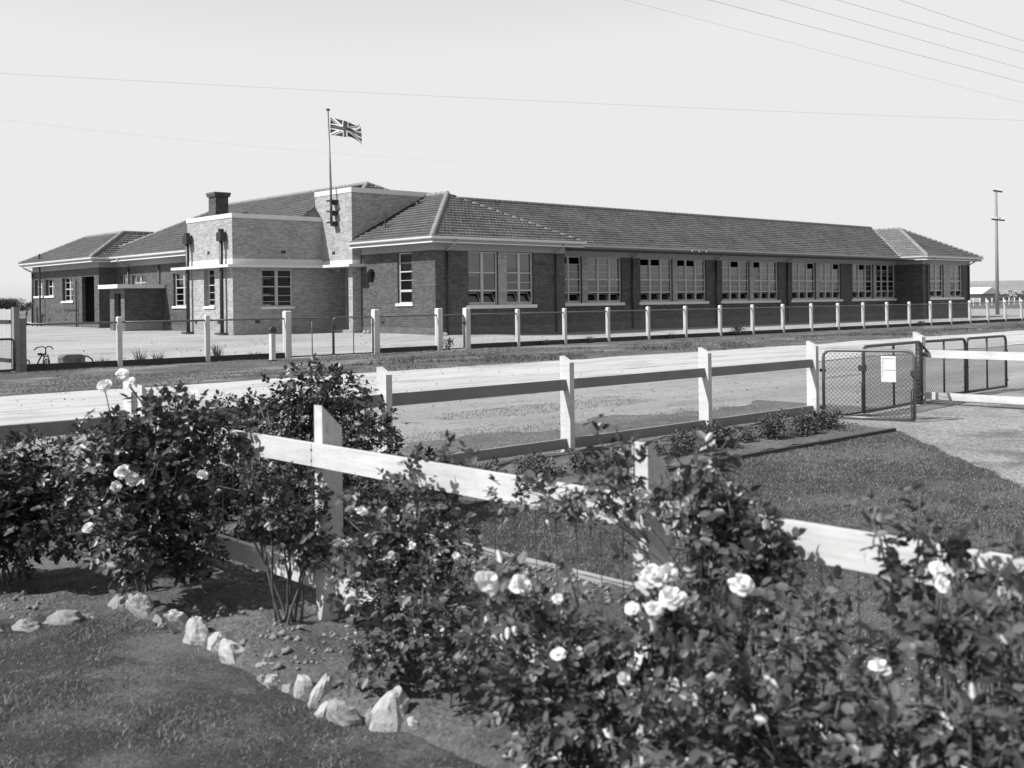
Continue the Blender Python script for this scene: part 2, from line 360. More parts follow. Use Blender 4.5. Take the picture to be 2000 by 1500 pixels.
blades('lawn_clippings', p, .03, .012, .003, M['paleblade'], 2., label='pale dry clippings strewn over the right hand lawn')
p = scatter(5000, -1.5, 2.5, 1.5, 6.6); p = keep(p[p[:, 0] < arc(p[:, 1])], .42, 1.5, 91)
blades('front_lawn_clippings', p, .028, .01, .0022, M['paleblade'], 2., label='pale dry clippings strewn over the front lawn')
p = scatter(120000, 4, 75, 21.3, 29.6); p = keep(p, .47, .5, 63); blades('verge_grass', p, vz(p[:, 0], p[:, 1]), .04, .008, M['drygrass'], 1., label='tufty grass over the verge beside the school fence')
p = scatter(22000, 15, 65, 21.6, 26); p = keep(p, .54, .6, 64); blades('verge_tussock', p, vz(p[:, 0], p[:, 1]), .1, .009, M['weed'], 1., label='longer tussocks along the road edge of the verge')
p = scatter(50000, -3, 14, 8.3, 13.5); p = p[(fbm(p[:, 0]*.35, p[:, 1]*1.6, 65, 4) > .53) | ((p[:, 1] < 10.5) & (fbm(p[:, 0], p[:, 1]*2, 66, 4) > .42))]
blades('shoulder_grass', p, .03, .025, .004, M['drygrass'], 1., label='thin grass creeping over the gravel shoulder')

# clods and pebbles in the soil and on the road
def pebbles(name, pts, zf, r0, r1, mat, label):
    n = len(pts); r = r0+(r1-r0)*rng.random(n)**5
    base = np.array([[1, 0, 0], [-.5, .87, 0], [-.5, -.87, 0], [0, 0, .9], [0, 0, -.9], [.2, .6, .6]])[:5]
    P = base[None]*r[:, None, None]*rng.uniform(.6, 1.3, (n, 5, 3)); an = rng.uniform(0, 6.28, n)
    c, s_ = np.cos(an), np.sin(an); x = P[:, :, 0]*c[:, None]-P[:, :, 1]*s_[:, None]; y = P[:, :, 0]*s_[:, None]+P[:, :, 1]*c[:, None]
    P[:, :, 0] = x+pts[:, 0:1]; P[:, :, 1] = y+pts[:, 1:2]; P[:, :, 2] = P[:, :, 2]*.8+(zf+r*.2)[:, None]
    b = (np.arange(n)*5)[:, None]
    F = np.concatenate([b+np.array([f]) for f in ([0, 1, 3], [1, 2, 3], [2, 0, 3], [1, 0, 4], [2, 1, 4], [0, 2, 4])], 0)
    o = fast(name, P.reshape(-1, 3), F, mat); o.rotation_euler = (0, 0, ANG); setp(o, label, None, None, 'stuff')
p = scatter(14000, 1.9, 4.6, 1.5, 6.7); p = keep(p[p[:, 0] > arc(p[:, 1])], .47, 2.2, 69); pebbles('soil_clods', p, zs(p[:, 0], p[:, 1]), .003, .03, M['clod'], 'crumbly clods lying over the rose bed')
p = scatter(1600, -2, 20, 9, 22); pebbles('road_stones', p, np.full(len(p), .03), .006, .03, M['stonegrey'], 'small loose stones on the road and shoulder')
p = scatter(2500, 6, 14, 0, 8); p = p[p[:, 0] > drive_lo(p[:, 1])]; pebbles('drive_gravel', p, np.full(len(p), .02), .003, .012, M['stonegrey'], 'loose gravel on the driveway')
p = scatter(700, 14, 60, 30.5, 42); pebbles('yard_rubble', p, hz(p[:, 0], p[:, 1])+.01, .01, .06, M['stonegrey'], 'small rubble scattered over the sandy yard')

# ------------------------------------------------------------------ school building
SCH = thing('school_building', 'long single storey brick school with tiled hip roofs and a flat topped entrance tower', 'school', 31.4, 39.5, 0)
E0 = 4.72; PT = .52
def vec2(p0, p1):
    d = Vector((p1[0]-p0[0], p1[1]-p0[1])); L = d.length; d /= L; return d, Vector((d.y, -d.x)), L
def wall(p0, p1, z0, z1, ops=(), depth=.13, mat='brick', name='wall', parent=None):
    d, n, L = vec2(p0, p1); mb = MB()
    P = lambda u, z, o=0.: (p0[0]+d.x*u+n.x*o, p0[1]+d.y*u+n.y*o, z)
    us = sorted({0., L, *[o[0] for o in ops], *[o[1] for o in ops]}); vs = sorted({z0, z1, *[o[2] for o in ops], *[o[3] for o in ops]})
    for a, b in zip(us, us[1:]):
        for c, e in zip(vs, vs[1:]):
            um = (a+b)/2; zm = (c+e)/2
            if any(o[0] < um < o[1] and o[2] < zm < o[3] for o in ops): continue
            mb.face([P(a, c), P(b, c), P(b, e), P(a, e)])
    for (a, b, c, e) in [o[:4] for o in ops]:
        D = -depth
        mb.face([P(a, c), P(a, e), P(a, e, D), P(a, c, D)]); mb.face([P(b, c, D), P(b, e, D), P(b, e), P(b, c)])
        mb.face([P(a, e), P(b, e), P(b, e, D), P(a, e, D)]); mb.face([P(a, c, D), P(b, c, D), P(b, c), P(a, c)])
    return part(name, mb, M[mat], parent or SCH), (P, d, n)
def ubox(mb, P, u0, u1, z0, z1, o0, o1):
    c = [P(u0, z0, o1), P(u1, z0, o1), P(u1, z0, o0), P(u0, z0, o0), P(u0, z1, o1), P(u1, z1, o1), P(u1, z1, o0), P(u0, z1, o0)]
    return mb.hexa(c)
def window(P, u0, u1, z0, z1, cols, bars, rails, depth=.13, hop=None, blind=0, blindcols=None, sill=None, fw=.05, mw=.1):
    opn = [hop is not None and cols == 3 and random.random() < .4 for _ in range(cols)]
    F = MB(); G = MB(); D = -depth
    ubox(F, P, u0, u0+fw, z0, z1, D-.06, D+.03); ubox(F, P, u1-fw, u1, z0, z1, D-.06, D+.03)
    ubox(F, P, u0+fw, u1-fw, z1-fw, z1, D-.06, D+.03); ubox(F, P, u0+fw, u1-fw, z0, z0+.06, D-.06, D+.03)
    cw = (u1-u0-2*fw-(cols-1)*mw)/cols; x = u0+fw
    for k in range(cols):
        a, b = x, x+cw
        if k < cols-1: ubox(F, P, b, b+mw, z0+.06, z1-fw, D-.06, D+.035)
        zb = hop if hop else z0+.06
        sf = .035
        ubox(F, P, a, a+sf, zb, z1-fw, D-.05, D+.01); ubox(F, P, b-sf, b, zb, z1-fw, D-.05, D+.01)
        for (zr, hr) in rails: ubox(F, P, a+sf, b-sf, zr-hr/2, zr+hr/2, D-.05, D+.02)
        for zr in bars: ubox(F, P, a+sf, b-sf, zr-.013, zr+.013, D-.035, D+.005)
        zt_ = z1-.42 if opn[k] else z1-fw; tl_ = random.uniform(-.02, .02); G.face([P(a, zb, D-.02), P(b, zb, D-.02+tl_*.3), P(b, zt_, D-.02+tl_), P(a, zt_, D-.02+tl_*.6)])
        if hop:     # hopper sash leaning inwards at the top
            zt = hop-.04; inn = .24; h = zt-z0-.07
            def H(u, f, o=0.): return P(u, z0+.07+h*f, D-.02-inn*f+o)
            def hb(ua, ub, f0, f1):
                F.hexa([H(ua, f0, .012), H(ub, f0, .012), H(ub, f0, -.02), H(ua, f0, -.02), H(ua, f1, .012), H(ub, f1, .012), H(ub, f1, -.02), H(ua, f1, -.02)])
            hb(a+.01, a+.05, 0, 1); hb(b-.05, b-.01, 0, 1); hb(a+.05, b-.05, 0, .12); hb(a+.05, b-.05, .9, 1)
            G.face([H(a+.05, .12), H(b-.05, .12), H(b-.05, .9), H(a+.05, .9)])
        x = b+mw
    w = part('window', F, M['frame'], SCH); part('pane', G, M['glass'], w)
    if blind:
        x = u0+fw
        for k in range(cols):
            if blindcols is None or k in blindcols:
                zz = z1-(z1-z0)*blind*(1 if blindcols is None else (1, .85, 1.1)[k % 3])
                zb_ = z1-.42 if opn[k] else z1; zz += random.uniform(-.12, .12); Bm = MB(); Bm.face([P(x+.03, zz, D-.1), P(x+cw-.03, zz, D-.1), P(x+cw-.03, zb_, D-.1), P(x+.03, zb_, D-.1)]); part('blind', Bm, M['blind'], w)
            x += cw+mw
    if sill:
        Sm = MB(); ubox(Sm, P, u0-sill, u1+sill, z0-.13, z0-.002, -depth+.02, .07); part('sill', Sm, M['white'], w)
    return w
Z0 = -.3; ZW = 4.5
# front section, left facing wall
opsF = [(45.53-42.43, 45.53-41.3, 1.68, 4.1)]
_, (P, d, n) = wall((31.4, 45.53), (31.4, 39.5), Z0, ZW, opsF+[(45.53-45.12, 45.53-44.12, 2.55, 3.55)], depth=.0)
for q in opsF: part('reveal', MB().face([P(q[0], q[2]), P(q[0], q[3]), P(q[0], q[3], -.13), P(q[0], q[2], -.13)]).face([P(q[1], q[2], -.13), P(q[1], q[3], -.13), P(q[1], q[3]), P(q[1], q[2])]).face([P(q[0], q[3]), P(q[1], q[3]), P(q[1], q[3], -.13), P(q[0], q[3], -.13)]), M['brick'], SCH)
window(P, *opsF[0], 1, [3.62, 2.78], [(3.2, .06), (2.28, .11)], sill=.12)
# round window: a recess through the wall
R1, cs, ct, cz = .37, 31.4, 44.62, 3.05; mb = MB(); mc = MB(); nk = 32; hq = .5
def sqp(a):
    c, s_ = math.cos(a), math.sin(a); k_ = hq/max(abs(c), abs(s_)); return (cs, ct+c*k_, cz+s_*k_)
for k in range(nk):
    a0 = 2*math.pi*k/nk; a1 = 2*math.pi*(k+1)/nk; p0_, p1_ = [(cs, ct+R1*math.cos(a), cz+R1*math.sin(a)) for a in (a0, a1)]
    mb.face([p0_, sqp(a0), sqp(a1), p1_][::-1]); q0, q1 = [(cs+.28, p[1], p[2]) for p in (p0_, p1_)]
    mc.face([p0_, p1_, q1, q0]); o0, o1 = [(cs-.012, ct+(R1+.1)*math.cos(a), cz+(R1+.1)*math.sin(a)) for a in (a0+.02, a1-.02)]
    i0_, i1_ = [(cs-.012, ct+R1*math.cos(a), cz+R1*math.sin(a)) for a in (a0+.02, a1-.02)]; mc.face([i0_, o0, o1, i1_][::-1]); mc.face([i0_, i1_, p1_, p0_])
part('wall', mb, M['brick'], SCH); rw = part('round_window', mc, M['plinthbrick'], SCH)
mb = MB(); mb.face([(cs+.27, ct+R1*math.cos(2*math.pi*k/24), cz+R1*math.sin(2*math.pi*k/24)) for k in range(24)][::-1]); part('pane', mb, M['dark'], rw)
# front section, street face
opsG = [(33.41-31.4, 35.31-31.4, 1.55, 4.12), (35.88-31.4, 37.69-31.4, 1.55, 4.12)]
_, (P, d, n) = wall((31.4, 39.5), (39.95, 39.5), Z0, ZW, opsG)
def pier(P, u0, u1, z0, z1, label=None):
    mb = MB(); ubox(mb, P, u0+.003, u1-.003, z0, z1, -.1, .006); part('pier', mb, M['cream'], SCH, label='pale brick pier between two windows')
def longsill(P, u0, u1, z):
    mb = MB(); ubox(mb, P, u0-.18, u1+.18, z-.17, z-.003, -.11, .07); part('sill', mb, M['white'], SCH)
for k, q in enumerate(opsG): window(P, *q, 2, [2.65] if k else [], [(3.12, .05), (2.25, .08)], hop=2.2, blind=.42 if k == 0 else .3)
pier(P, opsG[0][1], opsG[1][0], 1.55, 4.12); longsill(P, opsG[0][0], opsG[1][1], 1.55)
wall((39.95, 39.5), (39.95, 41.7), Z0, ZW)
# main classroom wing
ops = []; s00 = 39.95
for k in range(5):
    a = 40.55+7.88*k-s00; ops += [(a, a+2.95, 1.58, 4.14), (a+3.4, a+6.25, 1.58, 4.14)]
_, (P, d, n) = wall((39.95, 41.7), (78.4, 41.7), Z0, ZW, ops)
bl = [(.3, (1,)), (.55, (0, 1, 2)), (.45, None), (.4, None), (.5, (0, 1)), (.55, (1, 2)), (.35, None), (.5, None), (.45, (0, 2)), (.3, None)]
for k, q in enumerate(ops):
    window(P, *q, 3, [3.72, 3.3, 2.5], [(2.88, .07), (2.15, .07)], hop=2.12, blind=bl[k][0], blindcols=bl[k][1])
    if k % 2 == 0: pier(P, q[1], ops[k+1][0], 1.58, 4.14); longsill(P, q[0], ops[k+1][1], 1.58)
# end wing
wall((78.4, 41.7), (78.4, 39.5), Z0, ZW)
opsE = [(79.55-78.4, 81.72-78.4, 1.6, 4.14), (82.83-78.4, 84.94-78.4, 1.6, 4.14)]
_, (P, d, n) = wall((78.4, 39.5), (86.25, 39.5), Z0, ZW, opsE)
for q in opsE: window(P, *q, 2, [3.72, 3.3, 2.5], [(2.88, .07), (2.15, .07)], hop=2.12, blind=.35)
pier(P, opsE[0][1]+.003, opsE[1][0], 1.6, 4.14); longsill(P, opsE[0][0], opsE[1][1], 1.6)
wall((86.25, 39.5), (86.25, 50.4), Z0, ZW)
wall((86.25, 50.4), (38., 50.4), Z0, ZW)
# box (office) beside the tower
opsL = [(53.1-51.3, 53.1-50.12, 1.66, 3.52)]
_, (P, d, n) = wall((25.77, 53.1), (25.77, 48.28), Z0, 5.98, opsL, depth=.26, mat='cream')
window(P, *opsL[0], 1, [3.2, 2.35, 1.98], [(2.72, .05)], depth=.26, sill=.02)
opsR = [(27.35-25.77, 29.15-25.77, 1.6, 3.46)]
_, (P, d, n) = wall((25.77, 48.28), (32.3, 48.28), Z0, 3.6, opsR, mat='cream')
window(P, *opsR[0], 2, [3.1, 2.15, 1.85], [(2.6, .05)], sill=.05)
wall((25.77, 48.28), (30.9, 48.28), 3.6, 5.98, mat='cream'); wall((27.7, 53.1), (25.77, 53.1), Z0, 5.98, mat='cream')
mb = MB(); mb.box((25.9, 48.4, 5.8), (29.2, 53.0, 5.86)); part('flat_roof', mb, M['pipe'], SCH)
def sweep(path, prof, closed=False):
    """path of (s,t), prof of (outward offset, z); outward = right hand side; mitred corners"""
    mb = MB(); n = len(path); rings = []
    for i in range(n):
        ds = []
        if i > 0: ds.append(vec2(path[i-1], path[i])[1])
        if i < n-1: ds.append(vec2(path[i], path[i+1])[1])
        if len(ds) == 2: m = (ds[0]+ds[1]); m = m/(1+ds[0].dot(ds[1]))
        else: m = ds[0]
        rings.append([(path[i][0]+m.x*o, path[i][1]+m.y*o, z) for o, z in prof])
    k = len(prof)
    for r in rings: mb.v += r
    for i in range(n-1):
        for j in range(k):
            a = i*k+j; b = i*k+(j+1) % k; mb.f.append([a, a+k, b+k, b])
    mb.f.append(list(range(k))); mb.f.append([(n-1)*k+j for j in range(k)][::-1]); return mb
def rect(o0, o1, z0, z1): return [(o0, z0), (o1, z0), (o1, z1), (o0, z1)]
boxp = [(27.66, 53.1), (25.77, 53.1), (25.77, 48.28), (30.9, 48.28)]
part('parapet_cap', sweep(boxp, rect(-.2, .03, 5.98, 6.2)), M['white'], SCH)
part('render_band', sweep(boxp, rect(-.05, .008, 3.69, 3.98)), M['white'], SCH)
# tower
towp = [(30.9, 48.9), (30.9, 45.53), (37.6, 45.53)]
wall((30.9, 48.9), (30.9, 45.53), 3.6, 7.3, mat='cream'); wall((30.9, 45.53), (37.6, 45.53), 3.6, 7.3, mat='cream')
wall((37.6, 48.9), (30.9, 48.9), 3.6, 7.3, mat='cream')
part('parapet_cap', sweep(towp, rect(-.25, .03, 7.3, 7.55)), M['white'], SCH)
part('render_band', sweep([(30.9, 48.28), (30.9, 45.53), (31.38, 45.53)], rect(-.05, .008, 3.69, 3.9)), M['white'], SCH)
mb = MB(); mb.box((30.9, 45.53, Z0), (31.4, 45.9, 3.55)); part('entrance_pier', mb, M['cream'], SCH)
# canopy slabs
mb = MB(); mb.hexa([(25.27, 47.78, 3.55), (25.765, 48.275, 3.55), (25.765, 54., 3.55), (25.27, 54., 3.55), (25.27, 47.78, 3.68), (25.765, 48.275, 3.68), (25.765, 54., 3.68), (25.27, 54., 3.68)])
mb.hexa([(25.27, 47.78, 3.55), (30.4, 47.78, 3.55), (30.4, 48.275, 3.55), (25.765, 48.275, 3.55), (25.27, 47.78, 3.68), (30.4, 47.78, 3.68), (30.4, 48.275, 3.68), (25.765, 48.275, 3.68)])
mb.box((25.766, 53.12, 3.552), (27.68, 54., 3.678)); mb.box((30.4, 45.1, 3.55), (32.25, 48.275, 3.682)); part('canopy', mb, M['white'], SCH)
mb = MB(); mb.box((31.402, 45.13, 3.56), (31.43, 45.5, 3.67)); 
mb = MB(); mb.box((30.95, 45.95, 0), (32.3, 48.26, .38)); part('porch_floor', mb, M['concrete'], SCH)
mb = MB(); mb.box((32.28, 45.6, .38), (32.34, 48.27, 3.55)); part('porch_back_wall', mb, M['cream'], SCH)
mb = MB(); mb.box((32.2, 46.0, .39), (32.27, 47.9, 2.9)); dr = part('door', mb, M['dark'], SCH)
mb = MB(); mb.box((32.17, 46.9, 1.25), (32.195, 46.96, 1.45)); part('handle', mb, M['metal'], dr)
mb = MB(); mb.ball((31.2, 47.2, 3.42), .14, 12, 6, sq=(1, 1, .5)); part('porch_lamp', mb, M['blind'], SCH, True)
# long left wing walls
opsB = [(66.9-66.2, 66.9-65.15, 2.35, 3.58), (66.9-64.5, 66.9-62.6, 2.35, 3.58), (66.9-58.9, 66.9-56.7, 1.68, 3.55)]
_, (P, d, n) = wall((27.7, 66.9), (27.7, 53.1), Z0, ZW, opsB, depth=.16)
for q in opsB[:2]: window(P, *q, 2, [2.75], [(3.12, .06)], depth=.16, sill=.1)
window(P, *opsB[2], 2, [3.2, 2.35, 2.0], [(2.72, .06)], depth=.16, sill=.1, blind=.25)
wall((26.6, 66.9), (27.7, 66.9), Z0, ZW)
opsW = [(.4, 1.95, 2.48, 3.6), (2.5, 4.05, 2.48, 3.6), (5.55, 7.42, 2.1, 3.62), (8.95, 10.95, .2, 3.62)]
_, (P, d, n) = wall((26.6, 78.6), (26.6, 66.9), Z0, ZW, opsW, depth=.22)
for q in opsW[:2]: window(P, *q, 2, [], [(3.12, .07)], depth=.22, sill=.12)
window(P, *opsW[2], 2, [3.3, 2.45], [(2.88, .07)], depth=.22, sill=.12)
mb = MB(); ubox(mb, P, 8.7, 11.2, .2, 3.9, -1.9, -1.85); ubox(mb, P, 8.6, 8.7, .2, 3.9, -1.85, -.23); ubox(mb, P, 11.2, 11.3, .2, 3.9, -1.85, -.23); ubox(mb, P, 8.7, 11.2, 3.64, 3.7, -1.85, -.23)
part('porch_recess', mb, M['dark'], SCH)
wall((33., 78.6), (26.6, 78.6), Z0, ZW)
# inner floor and partitions so that rooms read dark through the glass
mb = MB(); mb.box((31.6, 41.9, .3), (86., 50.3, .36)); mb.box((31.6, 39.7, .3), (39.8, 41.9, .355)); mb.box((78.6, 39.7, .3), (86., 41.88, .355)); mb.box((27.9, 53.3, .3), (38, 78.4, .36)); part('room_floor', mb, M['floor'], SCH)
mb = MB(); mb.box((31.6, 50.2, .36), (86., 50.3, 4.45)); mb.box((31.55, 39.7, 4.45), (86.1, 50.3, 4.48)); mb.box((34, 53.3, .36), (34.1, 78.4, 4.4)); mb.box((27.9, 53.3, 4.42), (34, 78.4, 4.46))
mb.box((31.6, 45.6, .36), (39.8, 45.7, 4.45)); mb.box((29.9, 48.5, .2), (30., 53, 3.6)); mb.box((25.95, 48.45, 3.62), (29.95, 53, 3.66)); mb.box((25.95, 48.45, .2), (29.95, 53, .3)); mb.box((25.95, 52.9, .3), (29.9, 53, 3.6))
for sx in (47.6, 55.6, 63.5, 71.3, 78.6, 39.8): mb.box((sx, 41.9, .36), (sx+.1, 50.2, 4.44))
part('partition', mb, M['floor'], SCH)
# frieze, soldier course, plinth
wp = [[(31.4, 45.5), (31.4, 39.5), (39.95, 39.5), (39.95, 41.7), (78.4, 41.7), (78.4, 39.5), (86.25, 39.5), (86.25, 50.4)], [(27.7, 54.1), (27.7, 53.2)], [(26.6, 78.6), (26.6, 66.9), (27.7, 66.9), (27.7, 53.12)]]
for w_ in (wp[0], wp[2]):
    part('frieze', sweep(w_, rect(-.03, .014, 4.15, 4.5)), M['frieze'], SCH)
part('plinth', sweep(wp[0], rect(-.03, .022, Z0, .52)), M['plinthbrick'], SCH)
part('plinth', sweep([(26.6, 69.6), (26.6, 66.9), (27.7, 66.9), (27.7, 53.12)], rect(-.03, .022, Z0, .62)), M['plinthbrick'], SCH)
part('plinth', sweep([(26.6, 78.6), (26.6, 69.67)], rect(-.03, .022, Z0, .62)), M['plinthbrick'], SCH)
# eaves: gutter, fascia and soffit
eaves = [[(30.7, 45.5), (30.7, 38.8), (40.65, 38.8), (40.65, 41.), (77.7, 41.), (77.7, 38.8), (86.95, 38.8), (86.95, 51.1)], [(25.9, 79.2), (25.9, 66.2), (27., 66.2), (27., 53.2)]]
for e in eaves:
    part('gutter', sweep(e, [(-.02, E0-.1), (.05, E0-.1), (.1, E0-.06), (.11, E0+.0), (.12, E0+.02), (-.02, E0+.02)]), M['paint'], SCH)
    part('fascia', sweep(e, rect(-.06, -.03, E0-.26, E0-.02)), M['frieze'], SCH)
    part('fascia_bead', sweep(e, rect(-.03, .02, E0-.27, E0-.225)), M['paint'], SCH)
    part('soffit', sweep(e, rect(-.72, -.06, E0-.235, E0-.215)), M['frieze'], SCH)
# roofs
def roofplane(pts, mat, parent, step=.33, du=.0385, amp=.011, detail=True, name='roof'):
    P3 = [Vector(p) for p in pts]; n = Vector((0, 0, 0))
    for i in range(len(P3)): n += (P3[i]-P3[0]).cross(P3[(i+1) % len(P3)]-P3[0])
    n.normalize()
    if n.z < 0: n = -n
    ua = Vector((0, 0, 1)).cross(n).normalized(); va = n.cross(ua)
    if not detail:
        return part(name, MB().face(P3), mat, parent)
    Q = [(p.dot(ua), p.dot(va)) for p in P3]; w0 = P3[0].dot(n); vmin = min(q[1] for q in Q); vmax = max(q[1] for q in Q)
    def interval(v):
        xs = []
        for i in range(len(Q)):
            a, b = Q[i], Q[(i+1) % len(Q)]
            if (a[1]-v)*(b[1]-v) <= 0 and abs(a[1]-b[1]) > 1e-6: xs.append(a[0]+(b[0]-a[0])*(v-a[1])/(b[1]-a[1]))
            elif abs(a[1]-b[1]) < 1e-6 and abs(a[1]-v) < 1e-4: xs += [a[0], b[0]]
        return (min(xs), max(xs)) if xs else None
    nrow = int(math.ceil((vmax-vmin)/step)); V = []; F = []; cnt = 0
    for r in range(nrow):
        v0 = vmin+r*step; v1 = min(v0+step, vmax-1e-4); I0 = interval(v0+1e-5); I1 = interval(v1-1e-5)
        if not I0 or not I1: continue
        lo = min(I0[0], I1[0]); hi = max(I0[1], I1[1]); us = np.arange(math.floor(lo/du), math.ceil(hi/du)+1)*du
        jit = .006*(_hash(np.floor(us/.23), us*0+r, 5)-.5)
        pr = amp*(np.cos(2*math.pi*us/.23)+.4*np.cos(4*math.pi*us/.23))+jit+.4*amp
        lu = np.clip(us, *I0); hu = np.clip(us, *I1); k = len(us)
        off = r*0; ph = pr+.08; pl = pr+.004
        for (uu, vv, ww) in ((lu, v0-.02, pr*.3-.01), (lu, v0-.02, ph), (hu, v1, pl)):
            V.append(np.outer(uu, ua)+np.array(va)[None]*vv+np.outer(w0+ww, n))
        c = cnt+np.arange(k-1)
        F.append(np.stack([c, c+1, c+k+1, c+k], 1)); F.append(np.stack([c+k, c+k+1, c+2*k+1, c+2*k], 1)); cnt += 3*k
    V = np.concatenate(V); F = np.concatenate(F)
    A_ = V[F]; ar = np.linalg.norm(np.cross(A_[:, 2]-A_[:, 0], A_[:, 3]-A_[:, 1]), axis=1); F = F[ar > 1e-6]
    V = V-np.array(THINGS[SCH])[None]
    return fast(name, V, F, mat, parent)
def caps(p, q, parent, r=.12, L=.42, mat=None):
    p = Vector(p); q = Vector(q); d = q-p; n = max(1, int(d.length/L)); mb = MB()
    for k in range(n):
        a = p+d*(k/n); b = p+d*((k+1.08)/n); mb.tube([a, a+(b-a)*.12, b], [r*1.2, r*1.08, r*.92], 8)
    return part('ridge_cap', mb, mat or M['cap'], parent, True)
zr = lambda d: E0+PT*d
r_ = roofplane([(30.7, 38.8, E0), (40.65, 38.8, E0), (35.675, 43.775, zr(4.975))], M['tile'], SCH)
caps((30.7, 38.8, E0+.05), (35.675, 43.775, zr(4.975)+.05), r_, .13); caps((40.65, 38.8, E0+.0), (35.675, 43.775, zr(4.975)+.0), r_, .09, mat=M['tilemid'])
caps((35.675, 43.775, zr(4.975)+.06), (35.675, 46.05, zr(4.975)+.06), r_)
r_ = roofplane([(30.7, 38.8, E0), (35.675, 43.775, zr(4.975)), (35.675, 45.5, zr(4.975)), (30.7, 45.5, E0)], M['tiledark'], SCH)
mb = MB(); mb.beam((30.95, 45.49, zr(.25)+.05), (35.6, 45.49, zr(4.9)+.05), .06, .1); part('flashing', mb, M['pipe'], r_)
mb = MB().tube([(32.0, 44.2, zr(1.3)-.1), (32.0, 44.2, zr(1.3)+.75)], .035); part('vent_pipe', mb, M['metal'], SCH)
roofplane([(40.65, 38.8, E0), (40.65, 41., E0), (35.675, 46., zr(4.975)), (35.675, 43.775, zr(4.975))], M['tile'], SCH, detail=False)
r_ = roofplane([(40.65, 41., E0), (77.7, 41., E0), (82.75, 46.05, zr(5.05)), (35.6, 46.05, zr(5.05))], M['tile'], SCH)
caps((37.2, 46.05, zr(5.05)+.06), (82.5, 46.05, zr(5.05)+.06), r_)
roofplane([(77.7, 51.1, E0), (40.65, 51.1, E0), (35.6, 46.05, zr(5.05)), (82.7, 46.05, zr(5.05))], M['tile'], SCH, detail=False)
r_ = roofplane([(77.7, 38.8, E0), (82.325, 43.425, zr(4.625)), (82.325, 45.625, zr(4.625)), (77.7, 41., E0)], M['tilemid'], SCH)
caps((77.7, 38.8, E0+.05), (82.325, 43.425, zr(4.625)+.05), r_, .15); mb = MB(); mb.beam((77.7, 41., E0+.06), (82.4, 45.7, zr(4.7)+.06), .2, .03); part('valley_flashing', mb, M['frieze'], r_)
caps((82.325, 43.425, zr(4.625)+.06), (82.325, 46, zr(4.625)+.06), r_)
r_ = roofplane([(77.7, 38.8, E0), (86.95, 38.8, E0), (82.325, 43.425, zr(4.625))], M['tile'], SCH); caps((86.95, 38.8, E0+.05), (82.325, 43.425, zr(4.625)+.05), r_)
roofplane([(86.95, 38.8, E0), (86.95, 51.1, E0), (82.325, 46.475, zr(4.625)), (82.325, 43.425, zr(4.625))], M['tile'], SCH, detail=False)
# left wing main roof
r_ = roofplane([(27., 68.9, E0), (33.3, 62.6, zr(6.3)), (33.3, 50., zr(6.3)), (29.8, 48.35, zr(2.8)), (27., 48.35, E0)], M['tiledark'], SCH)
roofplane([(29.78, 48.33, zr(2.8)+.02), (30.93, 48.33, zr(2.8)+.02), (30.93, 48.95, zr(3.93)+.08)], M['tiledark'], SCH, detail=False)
caps((27., 68.9, E0+.05), (33.3, 62.6, zr(6.3)+.05), r_); caps((33.3, 62.6, zr(6.3)+.06), (33.3, 47.6, zr(6.3)+.06), r_)
roofplane([(33.3, 47.6, zr(6.3)), (34.9, 46., zr(4.7)), (31.7, 46., zr(4.7))], M['tile'], SCH)
caps((33.3, 47.6, zr(6.3)+.05), (34.9, 46., zr(4.7)+.05), SCH); caps((33.3, 47.6, zr(6.3)+.05), (31.7, 46., zr(4.7)+.05), SCH)
roofplane([(33.3, 47.6, zr(6.3)), (33.3, 62.6, zr(6.3)), (39.6, 68.9, E0), (39.6, 51, E0), (35.6, 46, zr(4.3))], M['tile'], SCH, detail=False)
roofplane([(27., 68.9, E0), (39.6, 68.9, E0), (33.3, 62.6, zr(6.3))], M['tile'], SCH, detail=False)
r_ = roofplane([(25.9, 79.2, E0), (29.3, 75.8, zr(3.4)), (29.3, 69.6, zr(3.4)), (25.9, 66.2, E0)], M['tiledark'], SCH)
caps((25.9, 79.2, E0+.05), (29.3, 75.8, zr(3.4)+.05), r_); caps((29.3, 75.8, zr(3.4)+.06), (29.3, 69.6, zr(3.4)+.06), r_); caps((25.9, 66.2, E0+.05), (29.3, 69.6, zr(3.4)+.05), r_, .14)
r_ = roofplane([(25.9, 66.2, E0), (38., 66.2, E0), (38., 69.6, zr(3.4)), (29.3, 69.6, zr(3.4))], M['tile'], SCH); caps((29.3, 69.6, zr(3.4)+.06), (38., 69.6, zr(3.4)+.06), r_)
roofplane([(32.7, 66.2, E0), (32.7, 79.2, E0), (29.3, 75.8, zr(3.4)), (29.3, 69.6, zr(3.4))], M['tile'], SCH, detail=False)
roofplane([(25.9, 79.2, E0), (32.7, 79.2, E0), (29.3, 75.8, zr(3.4))], M['tile'], SCH, detail=False)
# chimney
mb = MB(); mb.box((29.57, 57.3, 5.6), (30.37, 58.15, 7.95)); ch = part('chimney', mb, M['brick'], SCH)
mb = MB(); mb.box((29.49, 57.22, 7.95), (30.45, 58.23, 8.05)); mb.box((29.46, 57.19, 8.052), (30.48, 58.26, 8.2)); part('chimney_cap', mb, M['brick'], ch)
mb = MB(); mb.box((29.7, 57.45, 8.201), (30.24, 58., 8.215)); part('flue', mb, M['dark'], ch)
